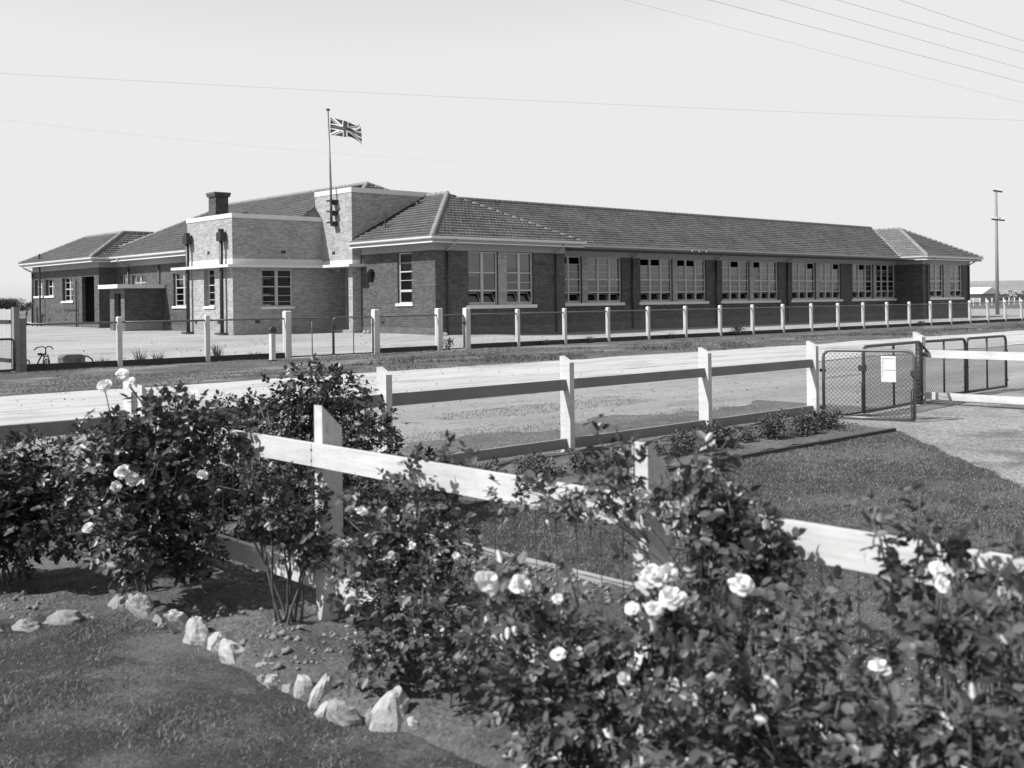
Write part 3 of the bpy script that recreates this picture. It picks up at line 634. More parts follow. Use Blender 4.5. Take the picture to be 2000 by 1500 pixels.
# downpipes
def dpipe(s, t, nx, ny, ztop=4.5, zbot=.1, r=.05, brace=True):
    mb = MB(); x, y = s+nx*.09, t+ny*.09
    pts = [(x, y, zbot), (x, y, 4.1)]
    mb.tube(pts, r, 8); o = part('downpipe', mb, M['pipe'], SCH, True)
    if brace:
        mb = MB().tube([(s+nx*.76, t+ny*.76, E0-.08), (s+nx*.72, t+ny*.72, E0-.25), (x, y, 4.16), (x, y, 4.02)], r, 8); part('pipe_swan_neck', mb, M['frieze'], o, True)
for s in (32.06, 39.2): dpipe(s, 39.5, 0, -1)
for s in (47.62, 55.6, 63.5): dpipe(s, 41.7, 0, -1)
for s in (78.9, 85.85): dpipe(s, 39.5, 0, -1)
dpipe(26.6, 78.45, -1, 0); dpipe(27.7, 64.9, -1, 0); dpipe(27.7, 60.6, -1, 0, brace=False)
mb = MB().tube([(26.3, 76.35, .3), (26.3, 76.35, 5.35)], .06); part('vent_pipe', mb, M['metal'], SCH)
mb = MB().tube([(26.48, 70.35, .2), (26.48, 70.35, 3.5)], .045); mb.tube([(26.48, 70.35, 1.6), (26.48, 72.3, 1.6), (26.48, 72.3, 1.4)], .03); part('water_pipe', mb, M['metal'], SCH)
for t in (52.65, 49.0):
    mb = MB().tube([(25.55, t, .35), (25.55, t, 5.15)], .095, 10); p_ = part('downpipe', mb, M['pipe'], SCH, True)
    mb = MB().box((25.4, t-.22, 4.85), (25.7, t+.22, 5.28)); mb.box((25.44, t-.1, 5.28), (25.66, t+.1, 5.45)); part('rainwater_head', mb, M['pipe'], p_)
    mb = MB().box((25.3, t-.22, .25), (25.74, t+.3, .34)); part('pipe_base', mb, M['metal'], p_)
# wall vents
def vent(P3, nx, ny):
    mb = MB(); s, t, z_ = P3; w = .13
    if nx: mb.box((s-.01, t-w, z_-.08), (s+.02, t+w, z_+.08)); 
    else: mb.box((s-w, t-.01, z_-.08), (s+w, t+.02, z_+.08))
    for k in range(3):
        zz = z_-.05+k*.05
        if nx: mb.box((s-.018, t-w+.01, zz-.012), (s-.0105, t+w-.01, zz+.012))
        else: mb.box((s-w+.01, t-.018, zz-.012), (s+w-.01, t-.0105, zz+.012))
    part('air_vent', mb, M['metal'], SCH)
for q in ((25.77, 50.75, 4.35), (25.77, 52.2, .85), (25.77, 49.75, .85), (30.9, 47.2, 4.3), (31.4, 43.8, 4.02), (31.4, 40.6, 4.02), (31.4, 43.7, .75), (27.7, 61.5, 4.03), (26.6, 74.5, 4.03), (26.6, 77.6, .9), (26.6, 75.4, .9), (26.6, 72.5, .9)): vent(q, 1, 0)
for q in ((28.6, 48.28, 4.35), (27.1, 48.28, .85)): vent(q, 0, 1)
# three insulators under the main gutter
for s in (52.2, 52.9, 53.6):
    mb = MB().lathe((s, 40.84, 4.5), [(.02, 0), (.05, .02), (.03, .06), (.045, .09), (.02, .14)], 8); part('insulator', mb, M['white'], SCH)
# small flat roofed porch block
PB = thing('porch_block', 'small flat roofed brick porch with pale slab projecting from the left wing', 'porch', 26.5, 61.3, .3)
wall((25.4, 60.25), (27.68, 60.25), -.2, 2.72, parent=PB); wall((25.4, 62.3), (25.4, 60.25), -.2, 2.72, [(.62, 1.55, .3, 2.45)], depth=.3, mat='plinthbrick', parent=PB)
wall((27.68, 62.3), (25.4, 62.3), -.2, 2.72, parent=PB)
mb = MB().box((24.85, 59.9, 2.73), (27.66, 62.65, 2.95)); part('roof_slab', mb, M['white'], PB)
mb = MB().box((26.4, 60.5, .3), (26.45, 62.2, 2.7)); part('inner_wall', mb, M['dark'], PB)
part('plinth', sweep([(25.4, 60.25), (27.66, 60.25)], rect(-.03, .02, -.2, .78)), M['concrete'], PB)
# stair rail by the far windows
HR = thing('stair_rail', 'dark pipe handrail sloping beside the small far windows', 'handrail', 25.9, 77, .3)
mb = MB().tube([(25.9, 77.9, .45), (25.9, 77.9, 1.35), (25.9, 76.7, 1.95), (25.9, 76.4, 1.95)], .04); part('rail', mb, M['metal'], HR)
for t_, h in ((76.75, 1.9), (75.8, 1.75), (74.9, 1.3)): part('post', MB().tube([(25.9, t_, .4), (25.9, t_, h)], .05), M['metal'], HR)

# flagpole and flag on the tower
FP = thing('flagpole', 'slender pale flagpole bracketed to the tower wall with a dark cap', 'flagpole', 30.6, 46.92, 5.7)
part('pole', MB().tube([(30.6, 46.92, 5.7), (30.6, 46.93, 7.6), (30.57, 47.05, 11.55)], [.075, .06, .033], 10), M['tube'], FP, True)
part('cap', MB().ball((30.57, 47.05, 11.6), .11, 12, 8, sq=(1, 1, .55)), M['metal'], FP, True)
for z_ in (5.85, 6.4, 6.95):
    mb = MB().box((30.45, 46.7, z_-.04), (30.89, 47.14, z_+.04)); mb.box((30.66, 46.8, z_-.2), (30.88, 47.04, z_-.045)); part('bracket', mb, M['metal'], FP)
def flag():
    nx, nz = 72, 36; Lx, Lz = 1.72, .92; V = []; cols = []
    for i in range(nx+1):
        for j in range(nz+1):
            u = i/nx; v = j/nz
            x = Lx*u*.93; dr_ = .28*u+.22*u*u
            y = .2*math.sin(u*8.+v*2.2)*u**.6+.09*math.sin(u*17+v*5)*u+.12*(v-.5)*math.sin(u*5+.6)
            zz = Lz*(v-.5)*(1-.35*u*math.sin(u*3.2)*.9)-dr_*.9+.06*math.sin(u*11+v*2)*u
            V.append((x, y, zz))
    F = []; mi = []
    def col(u, v):      # crosses and saltire of the union flag: 0 dark blue, 1 white, 2 red
        X = u*2; Y = v
        if abs(X-1) < .1 or abs(Y-.5) < .1: return 2
        if abs(X-1) < .167 or abs(Y-.5) < .167: return 1
        d1 = ((Y-.5)-(X-1)*.5)/1.118; d2 = ((Y-.5)+(X-1)*.5)/1.118; sd = 1 if X > 1 else -1
        if min(abs(d1), abs(d2)) < .1:
            return 2 if (0 < d1*sd < .066 or 0 < d2*sd < .066) else 1
        return 0
    for i in range(nx):
        for j in range(nz):
            a = i*(nz+1)+j; F.append([a, a+nz+1, a+nz+2, a+1]); mi.append(col((i+.5)/nx, (j+.5)/nz))
    return V, F, mi
V, F, mi = flag(); me = bpy.data.meshes.new('flag'); me.from_pydata(V, [], F)
for k_, (nm, v_) in enumerate((('flag blue', .05), ('flag white', .8), ('flag red', .09))):
    m, nt, b = nmat(nm); b.inputs['Base Color'].default_value = g4(v_); b.inputs['Roughness'].default_value = .9
    t_ = nt.nodes.new('ShaderNodeBsdfTranslucent'); t_.inputs[0].default_value = g4(v_); mx = nt.nodes.new('ShaderNodeMixShader'); mx.inputs[0].default_value = .3
    nt.links.new(b.outputs[0], mx.inputs[1]); nt.links.new(t_.outputs[0], mx.inputs[2]); nt.links.new(mx.outputs[0], nt.nodes['Material Output'].inputs[0]); me.materials.append(m)
me.polygons.foreach_set('material_index', mi); finish(me, True)
FL = bpy.data.objects.new('flag', me); COL.objects.link(FL); FL.location = W(30.63, 46.95, 10.75); FL.rotation_euler = (0, .0, ANG-math.radians(50))
setp(FL, 'union flag with crossed stripes streaming from the top of the flagpole', 'flag')

# ------------------------------------------------------------------ fences and gates
def chain(L, z0, z1, step, r, zt=lambda x: 0):
    """chain-link wire net, local x along, z up"""
    sl = 1.; H_ = z1-z0; mb = []; k0 = -int(H_/step)-1; segs = []
    for k in range(k0, int(L/step)+2):
        for sg in (1, -1):
            x0 = k*step if sg > 0 else k*step+H_
            x1 = x0+sg*H_; za, zb = z0, z1
            if sg > 0:
                if x0 < 0: za = z0-x0; x0 = 0
                if x1 > L: zb = z1-(x1-L); x1 = L
            else:
                if x0 > L: za = z0+(x0-L); x0 = L
                if x1 < 0: zb = z1+x1; x1 = 0
            if zb-za > .01: segs.append((x0, za, x1, zb, sg))
    S_ = np.array(segs); n = len(S_); d = np.stack([S_[:, 2]-S_[:, 0], np.zeros(n), S_[:, 3]-S_[:, 1]], 1); d /= np.linalg.norm(d, axis=1)[:, None]
    u = np.array([[0, 1, 0]]); w = np.cross(d, np.repeat(u, n, 0)); V = np.zeros((n, 6, 3))
    for e, (ix, iz) in enumerate(((0, 1), (2, 3))):
        p = np.stack([S_[:, ix], S_[:, 4]*r*.6, S_[:, iz]], 1)
        for j in range(3):
            a = 2*math.pi*j/3; V[:, e*3+j] = p+(u*math.cos(a)+w*math.sin(a))*r
    b = (np.arange(n)*6)[:, None]; F = np.concatenate([b+np.array([[j, (j+1) % 3, 3+(j+1) % 3, 3+j]]) for j in range(3)])
    return V.reshape(-1, 3), F
def locpart(name, mb, mat, parent, smooth=False): return part(name, mb, mat, parent, smooth, local=True)
def netpart(parent, x0, L, z0, z1, step, r, mat):
    V, F = chain(L, z0, z1, step, r); V[:, 0] += x0; return fast('mesh_panel', V, F, mat, parent)
def gate(label, s, t, ang, L, z0, z1, r=.02, mat='tube', wmat='wire', step=.06, wr=.003, mid=(.5,), group=None, latch=True):
    g = thing('mesh_gate', label, 'gate', s, t, 0, ang, group); R = .1; pts = [(0, 0, z0), (0, 0, z1-R)]
    for k in range(1, 6): a = k/6*math.pi/2; pts.append((R-R*math.cos(a), 0, z1-R+R*math.sin(a)))
    pts += [(R, 0, z1), (L-R, 0, z1)]
    for k in range(1, 6): a = k/6*math.pi/2; pts.append((L-R+R*math.sin(a), 0, z1-R+R*math.cos(a)))
    pts += [(L, 0, z1-R), (L, 0, z0)]
    mb = MB().tube(pts, r, 8); mb.tube([(0, 0, z0+.0), (L, 0, z0+.0)], r, 8); locpart('gate_frame', mb, M[mat], g, True)
    for m_ in mid: locpart('stay', MB().tube([(L*m_, 0, z0), (L*m_, 0, z1)], r*.7, 8), M[mat], g, True)
    netpart(g, .02, L-.04, z0+.01, z1-.03, step, wr, M[wmat])
    if latch:
        locpart('hinge', MB().box((-.05, -.02, z1-.3), (.03, .02, z1-.26)), M['metal'], g); locpart('hinge', MB().box((-.05, -.02, z0+.1), (.03, .02, z0+.14)), M['metal'], g)
        locpart('drop_bolt', MB().tube([(L-.03, -.04, z0), (L-.03, -.04, z0+.4), (L+.04, -.04, z0+.42)], .01), M['metal'], g); locpart('latch', MB().box((L-.04, -.05, z1-.34), (L+.06, .03, z1-.26)), M['metal'], g)
    return g
# school fence: tube rail, netting, low board, white posts
TF = 29.7
SF = thing('school_fence', 'long low netting fence with white posts and a dark base board around the school yard', 'fence', 25, TF, 0)
def fpost(s, w=.13, h=1.42, parent=None):
    mb = MB(); a = w/2; zt = h-.03
    mb.hexa([(s-a, TF-a, -.2), (s+a, TF-a, -.2), (s+a, TF+a, -.2), (s-a, TF+a, -.2), (s-a, TF-a, zt), (s+a, TF-a, zt), (s+a, TF+a, zt), (s-a, TF+a, zt)])
    b_ = a*.7; mb.hexa([(s-a, TF-a, zt), (s+a, TF-a, zt), (s+a, TF+a, zt), (s-a, TF+a, zt), (s-b_, TF-b_, h), (s+b_, TF-b_, h), (s+b_, TF+b_, h), (s-b_, TF+b_, h)])
    part('post', mb, M['timberold'], parent or SF)
def frun(s0, s1):
    a, b = s0+.06, s1-.06
    mb = MB().tube([(a, TF, 1.26), (b, TF, 1.26)], .028, 8); part('top_rail', mb, M['tube'], SF, True)
    mb = MB().box((a, TF-.02, .02), (b, TF+.02, .2)); part('base_board', mb, M['tar'], SF)
    V, F = chain(b-a, .2, 1.24, .062, .0022); V[:, 0] += a-25; n_ = fast('mesh_panel', V, F, M['wire'], SF)
right = [25.01+2.484*k for k in range(0, 26)]
for s in right[1:]: fpost(s)
for a, b in zip(right, right[1:]): frun(a, b)
left = [9.8, 12.36, 15.0, 17.69]
for s in left[1:3]: fpost(s)
for a, b in zip(left, left[1:]): frun(a, b)
for s in (17.69, 21.05, 23.74, 25.01): fpost(s, .2, 1.5)
frun(21.1, 23.7)
mb = MB().box((9.6, TF-.1, -.1), (9.84, TF+.08, 1.42)); part('end_post', mb, M['greyboard'], SF)
gate('left leaf of the tube framed mesh double gates into the school yard', 17.82, TF, 0, 1.55, .06, 1.26, .024, step=.062, wr=.0025, group='school yard gates')
gate('right leaf of the tube framed mesh double gates into the school yard', 20.93, TF, math.pi, 1.52, .06, 1.26, .024, step=.062, wr=.0025, group='school yard gates')
gate('narrow single mesh gate between two thick white posts by the brick corner', 23.87, TF, 0, 1.0, .06, 1.26, .024, step=.062, wr=.0025, mid=())
# neighbour's paling fence and gate at the far left
PF = thing('paling_fence', 'tall pale paling fence running back beside the far left gate', 'fence', 9.48, 29.5, 0)
k = 0; t = 29.5
while t < 42:
    w_ = .09+.01*random.random(); mb = MB().box((9.42, t, .04+.02*random.random()), (9.442, t+w_, 1.66+.03*random.random())); part('paling', mb, M['paling'], PF); t += w_+.008; k += 1
    if k > 90: break
for z_ in (.35, 1.35): part('rail', MB().box((9.38, 29.5, z_-.035), (9.418, 41.8, z_+.035)), M['pipe'], PF)
part('end_post', MB().box((9.44, 29.32, -.1), (9.58, 29.49, 1.72)), M['greyboard'], PF)
gate('tube framed mesh gate in front of the tall paling fence', 9.4, 29.2, math.pi, 1.6, .1, .9, .03, mat='tubedark', wmat='wiredark', step=.06, wr=.003)
# near rail fence along the road
RF = thing('roadside_rail_fence', 'white two rail timber fence with sloped post tops along the road', 'fence', 6, 8.3, 0)
def rpost(s, t0=8.26, parent=RF):
    mb = MB().hexa([(s, t0, -.2), (s+.07, t0, -.2), (s+.07, t0+.15, -.2), (s, t0+.15, -.2), (s, t0, 1.03), (s+.07, t0, 1.03), (s+.07, t0+.15, 1.1), (s, t0+.15, 1.1)]); part('post', mb, M['timber'], parent)
rp = [-3.76, -1.32, 1.12, 3.56, 6.0, 8.44, 10.88, 13.31]
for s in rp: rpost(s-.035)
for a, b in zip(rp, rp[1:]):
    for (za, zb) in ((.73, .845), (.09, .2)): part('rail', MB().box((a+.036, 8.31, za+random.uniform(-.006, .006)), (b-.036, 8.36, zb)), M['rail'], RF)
# side fence between the rose bed and the lawn
SD = thing('garden_rail_fence', 'white two rail timber fence with wire netting running through the rose bushes', 'fence', 3.1, 4.8, 0)
sp = [7.0, 4.83, 2.66, .49, -1.7]
for t in sp:
    mb = MB().hexa([(3.03, t-.075, -.2), (3.15, t-.075, -.2), (3.15, t, -.2), (3.03, t, -.2), (3.03, t-.075, 1.18), (3.15, t-.075, 1.06), (3.15, t, 1.06), (3.03, t, 1.18)]); part('post', mb, M['timber'], SD)
ends = [8.24, 5.9, 3.75, 1.55, -1.7]
for (a, b) in ((7.0, 4.8), (4.795, .45), (.445, -1.7)):
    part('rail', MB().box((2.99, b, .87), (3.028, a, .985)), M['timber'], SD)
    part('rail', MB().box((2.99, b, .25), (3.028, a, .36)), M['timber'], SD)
for t in sp[1:3]:
    for z_ in (.9, .955, .33): part('nail', MB().tube([(2.986, t-.035+random.uniform(-.012, .012), z_), (2.9895, t-.035, z_)], .0055, 8), M['metal'], SD)
mb = MB(); t = 6.95
while t > -1.5:
    j = random.uniform(-.01, .01); mb.tube([(3.16, t, .1), (3.162, t+j, .55), (3.16, t+j*.5, .9+random.uniform(0, .03))], .002, 4, False); t -= .125
for z_ in (.2, .59, .9): mb.tube([(3.163, 7.0-k*.4, z_+random.uniform(-.008, .008)) for k in range(22)], .0022, 4, False)
part('wire_netting', mb, M['wire'], SD)
# right end of the roadside fence: post, white rails running back, gates
RS = thing('corner_rail_fence', 'white rails running back from the post beside the right hand gates', 'fence', 16.4, 8.3, 0)
part('post', MB().hexa([(16.33, 8.26, -.2), (16.45, 8.26, -.2), (16.45, 8.41, -.2), (16.33, 8.41, -.2), (16.33, 8.26, 1.06), (16.45, 8.26, 1.06), (16.45, 8.41, 1.14), (16.33, 8.41, 1.14)]), M['timber'], RS)
for (za, zb) in ((.74, .86), (.09, .2)): part('rail', MB().box((16.28, 3.4, za), (16.328, 8.42, zb)), M['timber'], RS)
part('post', MB().box((16.33, 5.8, -.2), (16.45, 5.95, 1.1)), M['timber'], RS)
GP = thing('gate_post', 'dark iron pipe gate post wrapped with wire beside the white corner post', 'gate post', 16.12, 8.2, 0)
part('pipe', MB().tube([(16.12, 8.2, -.1), (16.12, 8.2, .98)], .055, 12), M['pipe'], GP, True)
mb = MB()
for k in range(13):
    z_ = .1+k*.065; mb.tube([(16.12+.062*math.cos(a), 8.2+.062*math.sin(a), z_+.01*math.sin(a)) for a in [i*math.pi/5 for i in range(11)]], .006, 5, False)
part('binding_wire', mb, M['wire'], GP)
mb = MB().tube([(16.02, 8.16, .86), (16.05, 8.08, .8), (16.16, 8.09, .78), (16.24, 8.14, .86), (16.2, 8.2, .93)], .018, 6); mb.ball((16.05, 8.1, .8), .035, 8, 6); part('chain', mb, M['metal'], GP, True)
G1 = gate('open near leaf of dark mesh gate carrying a small white panel', 13.4, 8.22, math.radians(-72), 1.2, .05, .97, .022, 'tube', 'wiredark', .06, .0026, mid=())
mb = MB().box((.78, -.03, .55), (.97, -.018, .9)); sg_ = locpart('notice_panel', mb, M['white'], G1)
mb = MB().box((.8, -.0335, .865), (.95, -.0305, .87)); mb.box((.8, -.0335, .6), (.803, -.0305, .865)); mb.box((.82, -.0335, .71), (.96, -.0305, .714)); locpart('panel_line', mb, M['greymetal'], sg_)
G2 = gate('nearly shut wide leaf of dark mesh gate hung on the wired pipe post', 15.98, 8.1, math.pi+math.radians(4.5), 2.0, .08, 1.0, .024, 'tubedark', 'wiredark', .06, .0026)
gate('left leaf of the dark mesh gates beyond the white corner post', 16.62, 8.42, 0, 1.55, .06, .97, .024, 'tubedark', 'wire', .06, .0026, group='far right mesh gates')
gate('right leaf of the dark mesh gates beyond the white corner post', 19.78, 8.42, math.pi, 1.55, .06, .97, .024, 'tubedark', 'wire', .06, .0026, group='far right mesh gates')
# edging boards
o = thing('edging_board', 'weathered timber edging along the front of the roadside flower bed', 'edging', 8, 6.74, 0, 0, None, MB().box((4.7, 6.72, -.05), (12.6, 6.77, .07)), M['tar'])
o = thing('edging_board', 'pale concrete edging strip between the rose bed and the lawn', 'edging', 4.6, 3, 0, 0, None, MB().box((4.6, 3.7, -.05), (4.67, 6.7, .09)), M['concrete'])
# marker post in front of the school fence
BO = thing('marker_post', 'short white post with a dark rounded cap on the verge before the fence', 'post', 16.33, 28.25, 0)
part('shaft', MB().box((16.26, 28.18, -.1), (16.4, 28.32, .9)), M['timberold'], BO)
mb = MB().tube([(16.33, 28.17, .95), (16.33, 28.33, .95)], .1, 14); mb.box((16.24, 28.175, .86), (16.42, 28.325, .95)); part('cap', mb, M['metal'], BO)
part('foot', MB().box((16.24, 28.16, -.1), (16.42, 28.34, .08)), M['metal'], BO)
thing('cover_disc', 'pale round cover lying flat in the verge grass', 'cover', 15.46, 25.0, .03, 0, None, MB().lathe((15.46, 25.0, .03), [(.33, 0), (.33, .05), (.3, .06)], 24), M['concrete'])

# tricycle and metal box behind the far left fence
TR = thing('tricycle', "dark child's tricycle with wide handlebars standing behind the left fence netting", 'tricycle', 10.55, 30.35, .02)
def wheel(c, r, ax, par):
    mb = MB(); u = Vector((math.cos(ax), math.sin(ax), 0)); pts = [Vector(c)+(u*math.cos(a)+Vector((0, 0, 1))*math.sin(a))*r for a in [i*math.pi/10 for i in range(21)]]
    mb.tube(pts, .016, 6, False); w_ = part('wheel', mb, M['rubber'], par, True); mb = MB()
    for k in range(8): mb.tube([c, pts[int(k*2.5)]], .004, 4)
    part('spoke', mb, M['metal'], w_)
dirv = math.radians(-85)
c0 = (10.55, 30.2, .2); wheel(c0, .19, dirv, TR); wheel((10.3, 30.9, .14), .13, dirv, TR); wheel((10.8, 30.9, .14), .13, dirv, TR)
part('frame', MB().tube([(10.3, 30.9, .14), (10.8, 30.9, .14)], .014).tube([(10.55, 30.9, .14), (10.55, 30.6, .36), (10.55, 30.24, .46)], .02), M['metal'], TR, True)
part('fork', MB().tube([(10.47, 30.2, .2), (10.5, 30.22, .42), (10.6, 30.22, .42), (10.63, 30.2, .2)], .014).tube([(10.55, 30.22, .42), (10.55, 30.25, .62)], .018), M['metal'], TR, True)
part('handlebar', MB().tube([(10.3, 30.4, .55), (10.36, 30.34, .62), (10.48, 30.26, .64), (10.55, 30.25, .6), (10.62, 30.26, .64), (10.74, 30.34, .62), (10.8, 30.4, .55)], .016), M['metal'], TR, True)
part('saddle', MB().ball((10.55, 30.66, .42), .1, 10, 6, sq=(.8, 1.3, .35)), M['rubber'], TR, True)
BX = thing('metal_box', 'low grey box with a rounded lid and bent pipe beside the tricycle', 'box', 11.3, 30.4, .02)
mb = MB(); pr = [(-.3, 0), (.3, 0), (.3, .3), (.27, .36), (.2, .39), (-.2, .39), (-.27, .36), (-.3, .3)]
for i in range(8):
    a, b = pr[i], pr[(i+1) % 8]; mb.face([(11.3+a[0], 30.2, a[1]), (11.3+b[0], 30.2, b[1]), (11.3+b[0], 30.6, b[1]), (11.3+a[0], 30.6, a[1])])
mb.face([(11.3+a[0], 30.2, a[1]) for a in pr]); mb.face([(11.3+a[0], 30.6, a[1]) for a in pr][::-1]); part('body', mb, M['greymetal'], BX)
part('lid', MB().box((10.99, 30.185, .27), (11.61, 30.62, .292)), M['greymetal'], BX); part('lock', MB().box((11.36, 30.17, .2), (11.46, 30.198, .26)), M['metal'], BX)
part('pipe', MB().tube([(11.6, 30.3, .34), (11.72, 30.3, .32), (11.82, 30.3, .24), (11.9, 30.3, .08)], .022).tube([(11.6, 30.3, .16), (11.7, 30.3, .16), (11.76, 30.3, .02)], .02), M['metal'], BX, True)

# ------------------------------------------------------------------ foliage
def leafmesh(C, D, Nn, L, wr=.6):
    """C base points, D directions, Nn normals, L lengths -> V,F (7 verts, 6 tris)"""
    n = len(C); D = D/np.linalg.norm(D, axis=1)[:, None]; S_ = np.cross(Nn, D); S_ /= (np.linalg.norm(S_, axis=1)[:, None]+1e-9); Nn = np.cross(D, S_)
    prof = [(0, 0, 0), (.3, -.42, .07), (.72, -.36, .05), (1, 0, -.06), (.72, .36, .05), (.3, .42, .07), (.5, 0, -.03)]
    V = np.zeros((n, 7, 3)); 
    for k, (a, b, c) in enumerate(prof): V[:, k] = C+D*(a*L)[:, None]+S_*(b*L*wr*1.2)[:, None]+Nn*(c*L)[:, None]
    bb = (np.arange(n)*7)[:, None]; F = np.concatenate([bb+np.array([f]) for f in ([0, 1, 6], [1, 2, 6], [2, 3, 6], [3, 4, 6], [4, 5, 6], [5, 0, 6])])
    return V.reshape(-1, 3), F
def inblob(n, b, shell=2.0):
    d = rng.normal(size=(n, 3)); d /= np.linalg.norm(d, axis=1)[:, None]; r = rng.random(n)**(1/shell)
    rr = 1+.35*(fbm(d[:, 0]*2.2+b[0]*7, d[:, 1]*2.2+d[:, 2]*1.7+b[1]*5, 71, 3)-.45)*2
    return d*(r*rr)[:, None]*np.array([b[3], b[3]*.8, b[4]])+np.array(b[:3]), d
def foliage(blobs, dens, L, org, petiole=1.0, comp=True, droop=.35):
    Vs = []; Fs = []; c = 0
    for b in blobs:
        area = math.pi*b[3]*b[4]; n = int(dens*area/(L*L*.35)/(5 if comp else 1))+(3 if b[3] > .05 else 1)
        P, d = inblob(n, b); out = d+rng.normal(size=(n, 3))*.6; out[:, 2] -= droop*rng.random(n); out /= np.linalg.norm(out, axis=1)[:, None]
        up = np.array([[0, 0, 1.]])+rng.normal(size=(n, 3))*.55+d*.35
        sd = np.cross(up, out); sd /= np.linalg.norm(sd, axis=1)[:, None]+1e-9
        lk = L*rng.uniform(.5, 1.4, n)*random.uniform(.85, 1.15)
        if comp: spec = [(1.5, 0, 1.1), (1.2, .9, 1.), (1.2, -.9, 1.), (.45, 1., .85), (.45, -1., .85)]
        else: spec = [(0, 0, 1.)]
        for (a, s_, q) in spec:
            C = P+out*(a*lk)[:, None]*.8*petiole; D = out*(.5 if s_ else 1.)+sd*s_+rng.normal(size=(n, 3))*.15
            V, F = leafmesh(C, D, up+rng.normal(size=(n, 3))*.25, lk*q); Vs.append(V); Fs.append(F+c); c += len(V)
    V = np.concatenate(Vs)-np.array(org)[None]; V[:, 2] = np.maximum(V[:, 2], .01-org[2]); return V, np.concatenate(Fs)
def canes(base, blobs, per=3, r=.008, twigs=5):
    mb = MB(); B_ = Vector(base); hub = min(blobs, key=lambda b: (b[0]-base[0])**2+(b[1]-base[1])**2)
    for b in blobs:
        far = math.hypot(b[0]-base[0], b[1]-base[1]) > .32 and b is not hub
        for k in range(1 if far else per):
            e = Vector((b[0]+random.uniform(-.5, .5)*b[3], b[1]+random.uniform(-.5, .5)*b[3], b[2]+random.uniform(-.2, .6)*b[4])); q = Vector((hub[0], hub[1], hub[2]*.8)) if far else B_+Vector((random.uniform(-.06, .06), random.uniform(-.06, .06), 0))
            m = q.lerp(e, .45)+Vector((random.uniform(-.06, .06), random.uniform(-.06, .06), .1*(e-q).length)); pts = []
            for i in range(9):
                f = i/8; pts.append(q*(1-f)**2+m*2*f*(1-f)+e*f*f+Vector((random.uniform(-1, 1), random.uniform(-1, 1), 0))*.006)
            mb.tube(pts, [r*(.45 if far else 1.)*(1.1-.6*i/8) for i in range(9)], 6)
            for j in range(twigs):
                a = pts[random.randint(4, 8)]; t_ = Vector((b[0]+random.uniform(-.9, .9)*b[3], b[1]+random.uniform(-.8, .8)*b[3], b[2]+random.uniform(-.8, .9)*b[4]))
                mb.tube([a, a.lerp(t_, .5)+Vector((0, 0, .02)), t_], [r*.45, r*.35, r*.2], 5)
    return mb
def petals(c, R, tilt, ntiers=3, openness=1.):
    """a white rose blossom: tiers of cupped petals"""
    mb = MB(); ax = Vector(tilt).normalized(); u = ax.orthogonal().normalized(); w = ax.cross(u); c = Vector(c)
    for tr in range(ntiers):
        npet = (6, 5, 4, 3)[tr]; rr = R*(1., .74, .5, .3)[tr]; lift = (.25, .6, .95, 1.2)[tr]/max(openness, .3); ph0 = random.random()*6
        for k in range(npet):
            ph = ph0+2*math.pi*k/npet+random.uniform(-.15, .15); i0 = len(mb.v); sc_ = rr*random.uniform(.85, 1.12); wd = 2*math.pi/npet*random.uniform(.46, .66); lj = random.uniform(.55, 1.5); tw = random.uniform(-.25, .25)
            for a in range(5):
                f = a/4; rad = sc_*(.1+.95*f)*(1-.12*f*f); h = rr*lift*lj*(f**1.4)*.8+(.12*R*tr*.5)
                for b in range(5):
                    g = (b/4-.5)*2; an = ph+g*wd*(.55+.45*math.sin(min(1, f*1.15)*math.pi*.62)); cup = (1-g*g)*.0-g*g*.13*rr
                    edge = 1-.16*g*g*f; curl = -.2*rr*max(0, f-.75)*4*(.5+.5*abs(g))
                    p = c+(u*math.cos(an)+w*math.sin(an))*rad*edge+ax*(h+tw*g*rr*f-cup*.8+curl*(1 if tr == 0 else .3)+random.uniform(-1, 1)*.05*rr*f)
                    mb.v.append(tuple(p))
            for a in range(4):
                for b in range(4): q = i0+a*5+b; mb.f.append([q, q+1, q+6, q+5])
    return mb
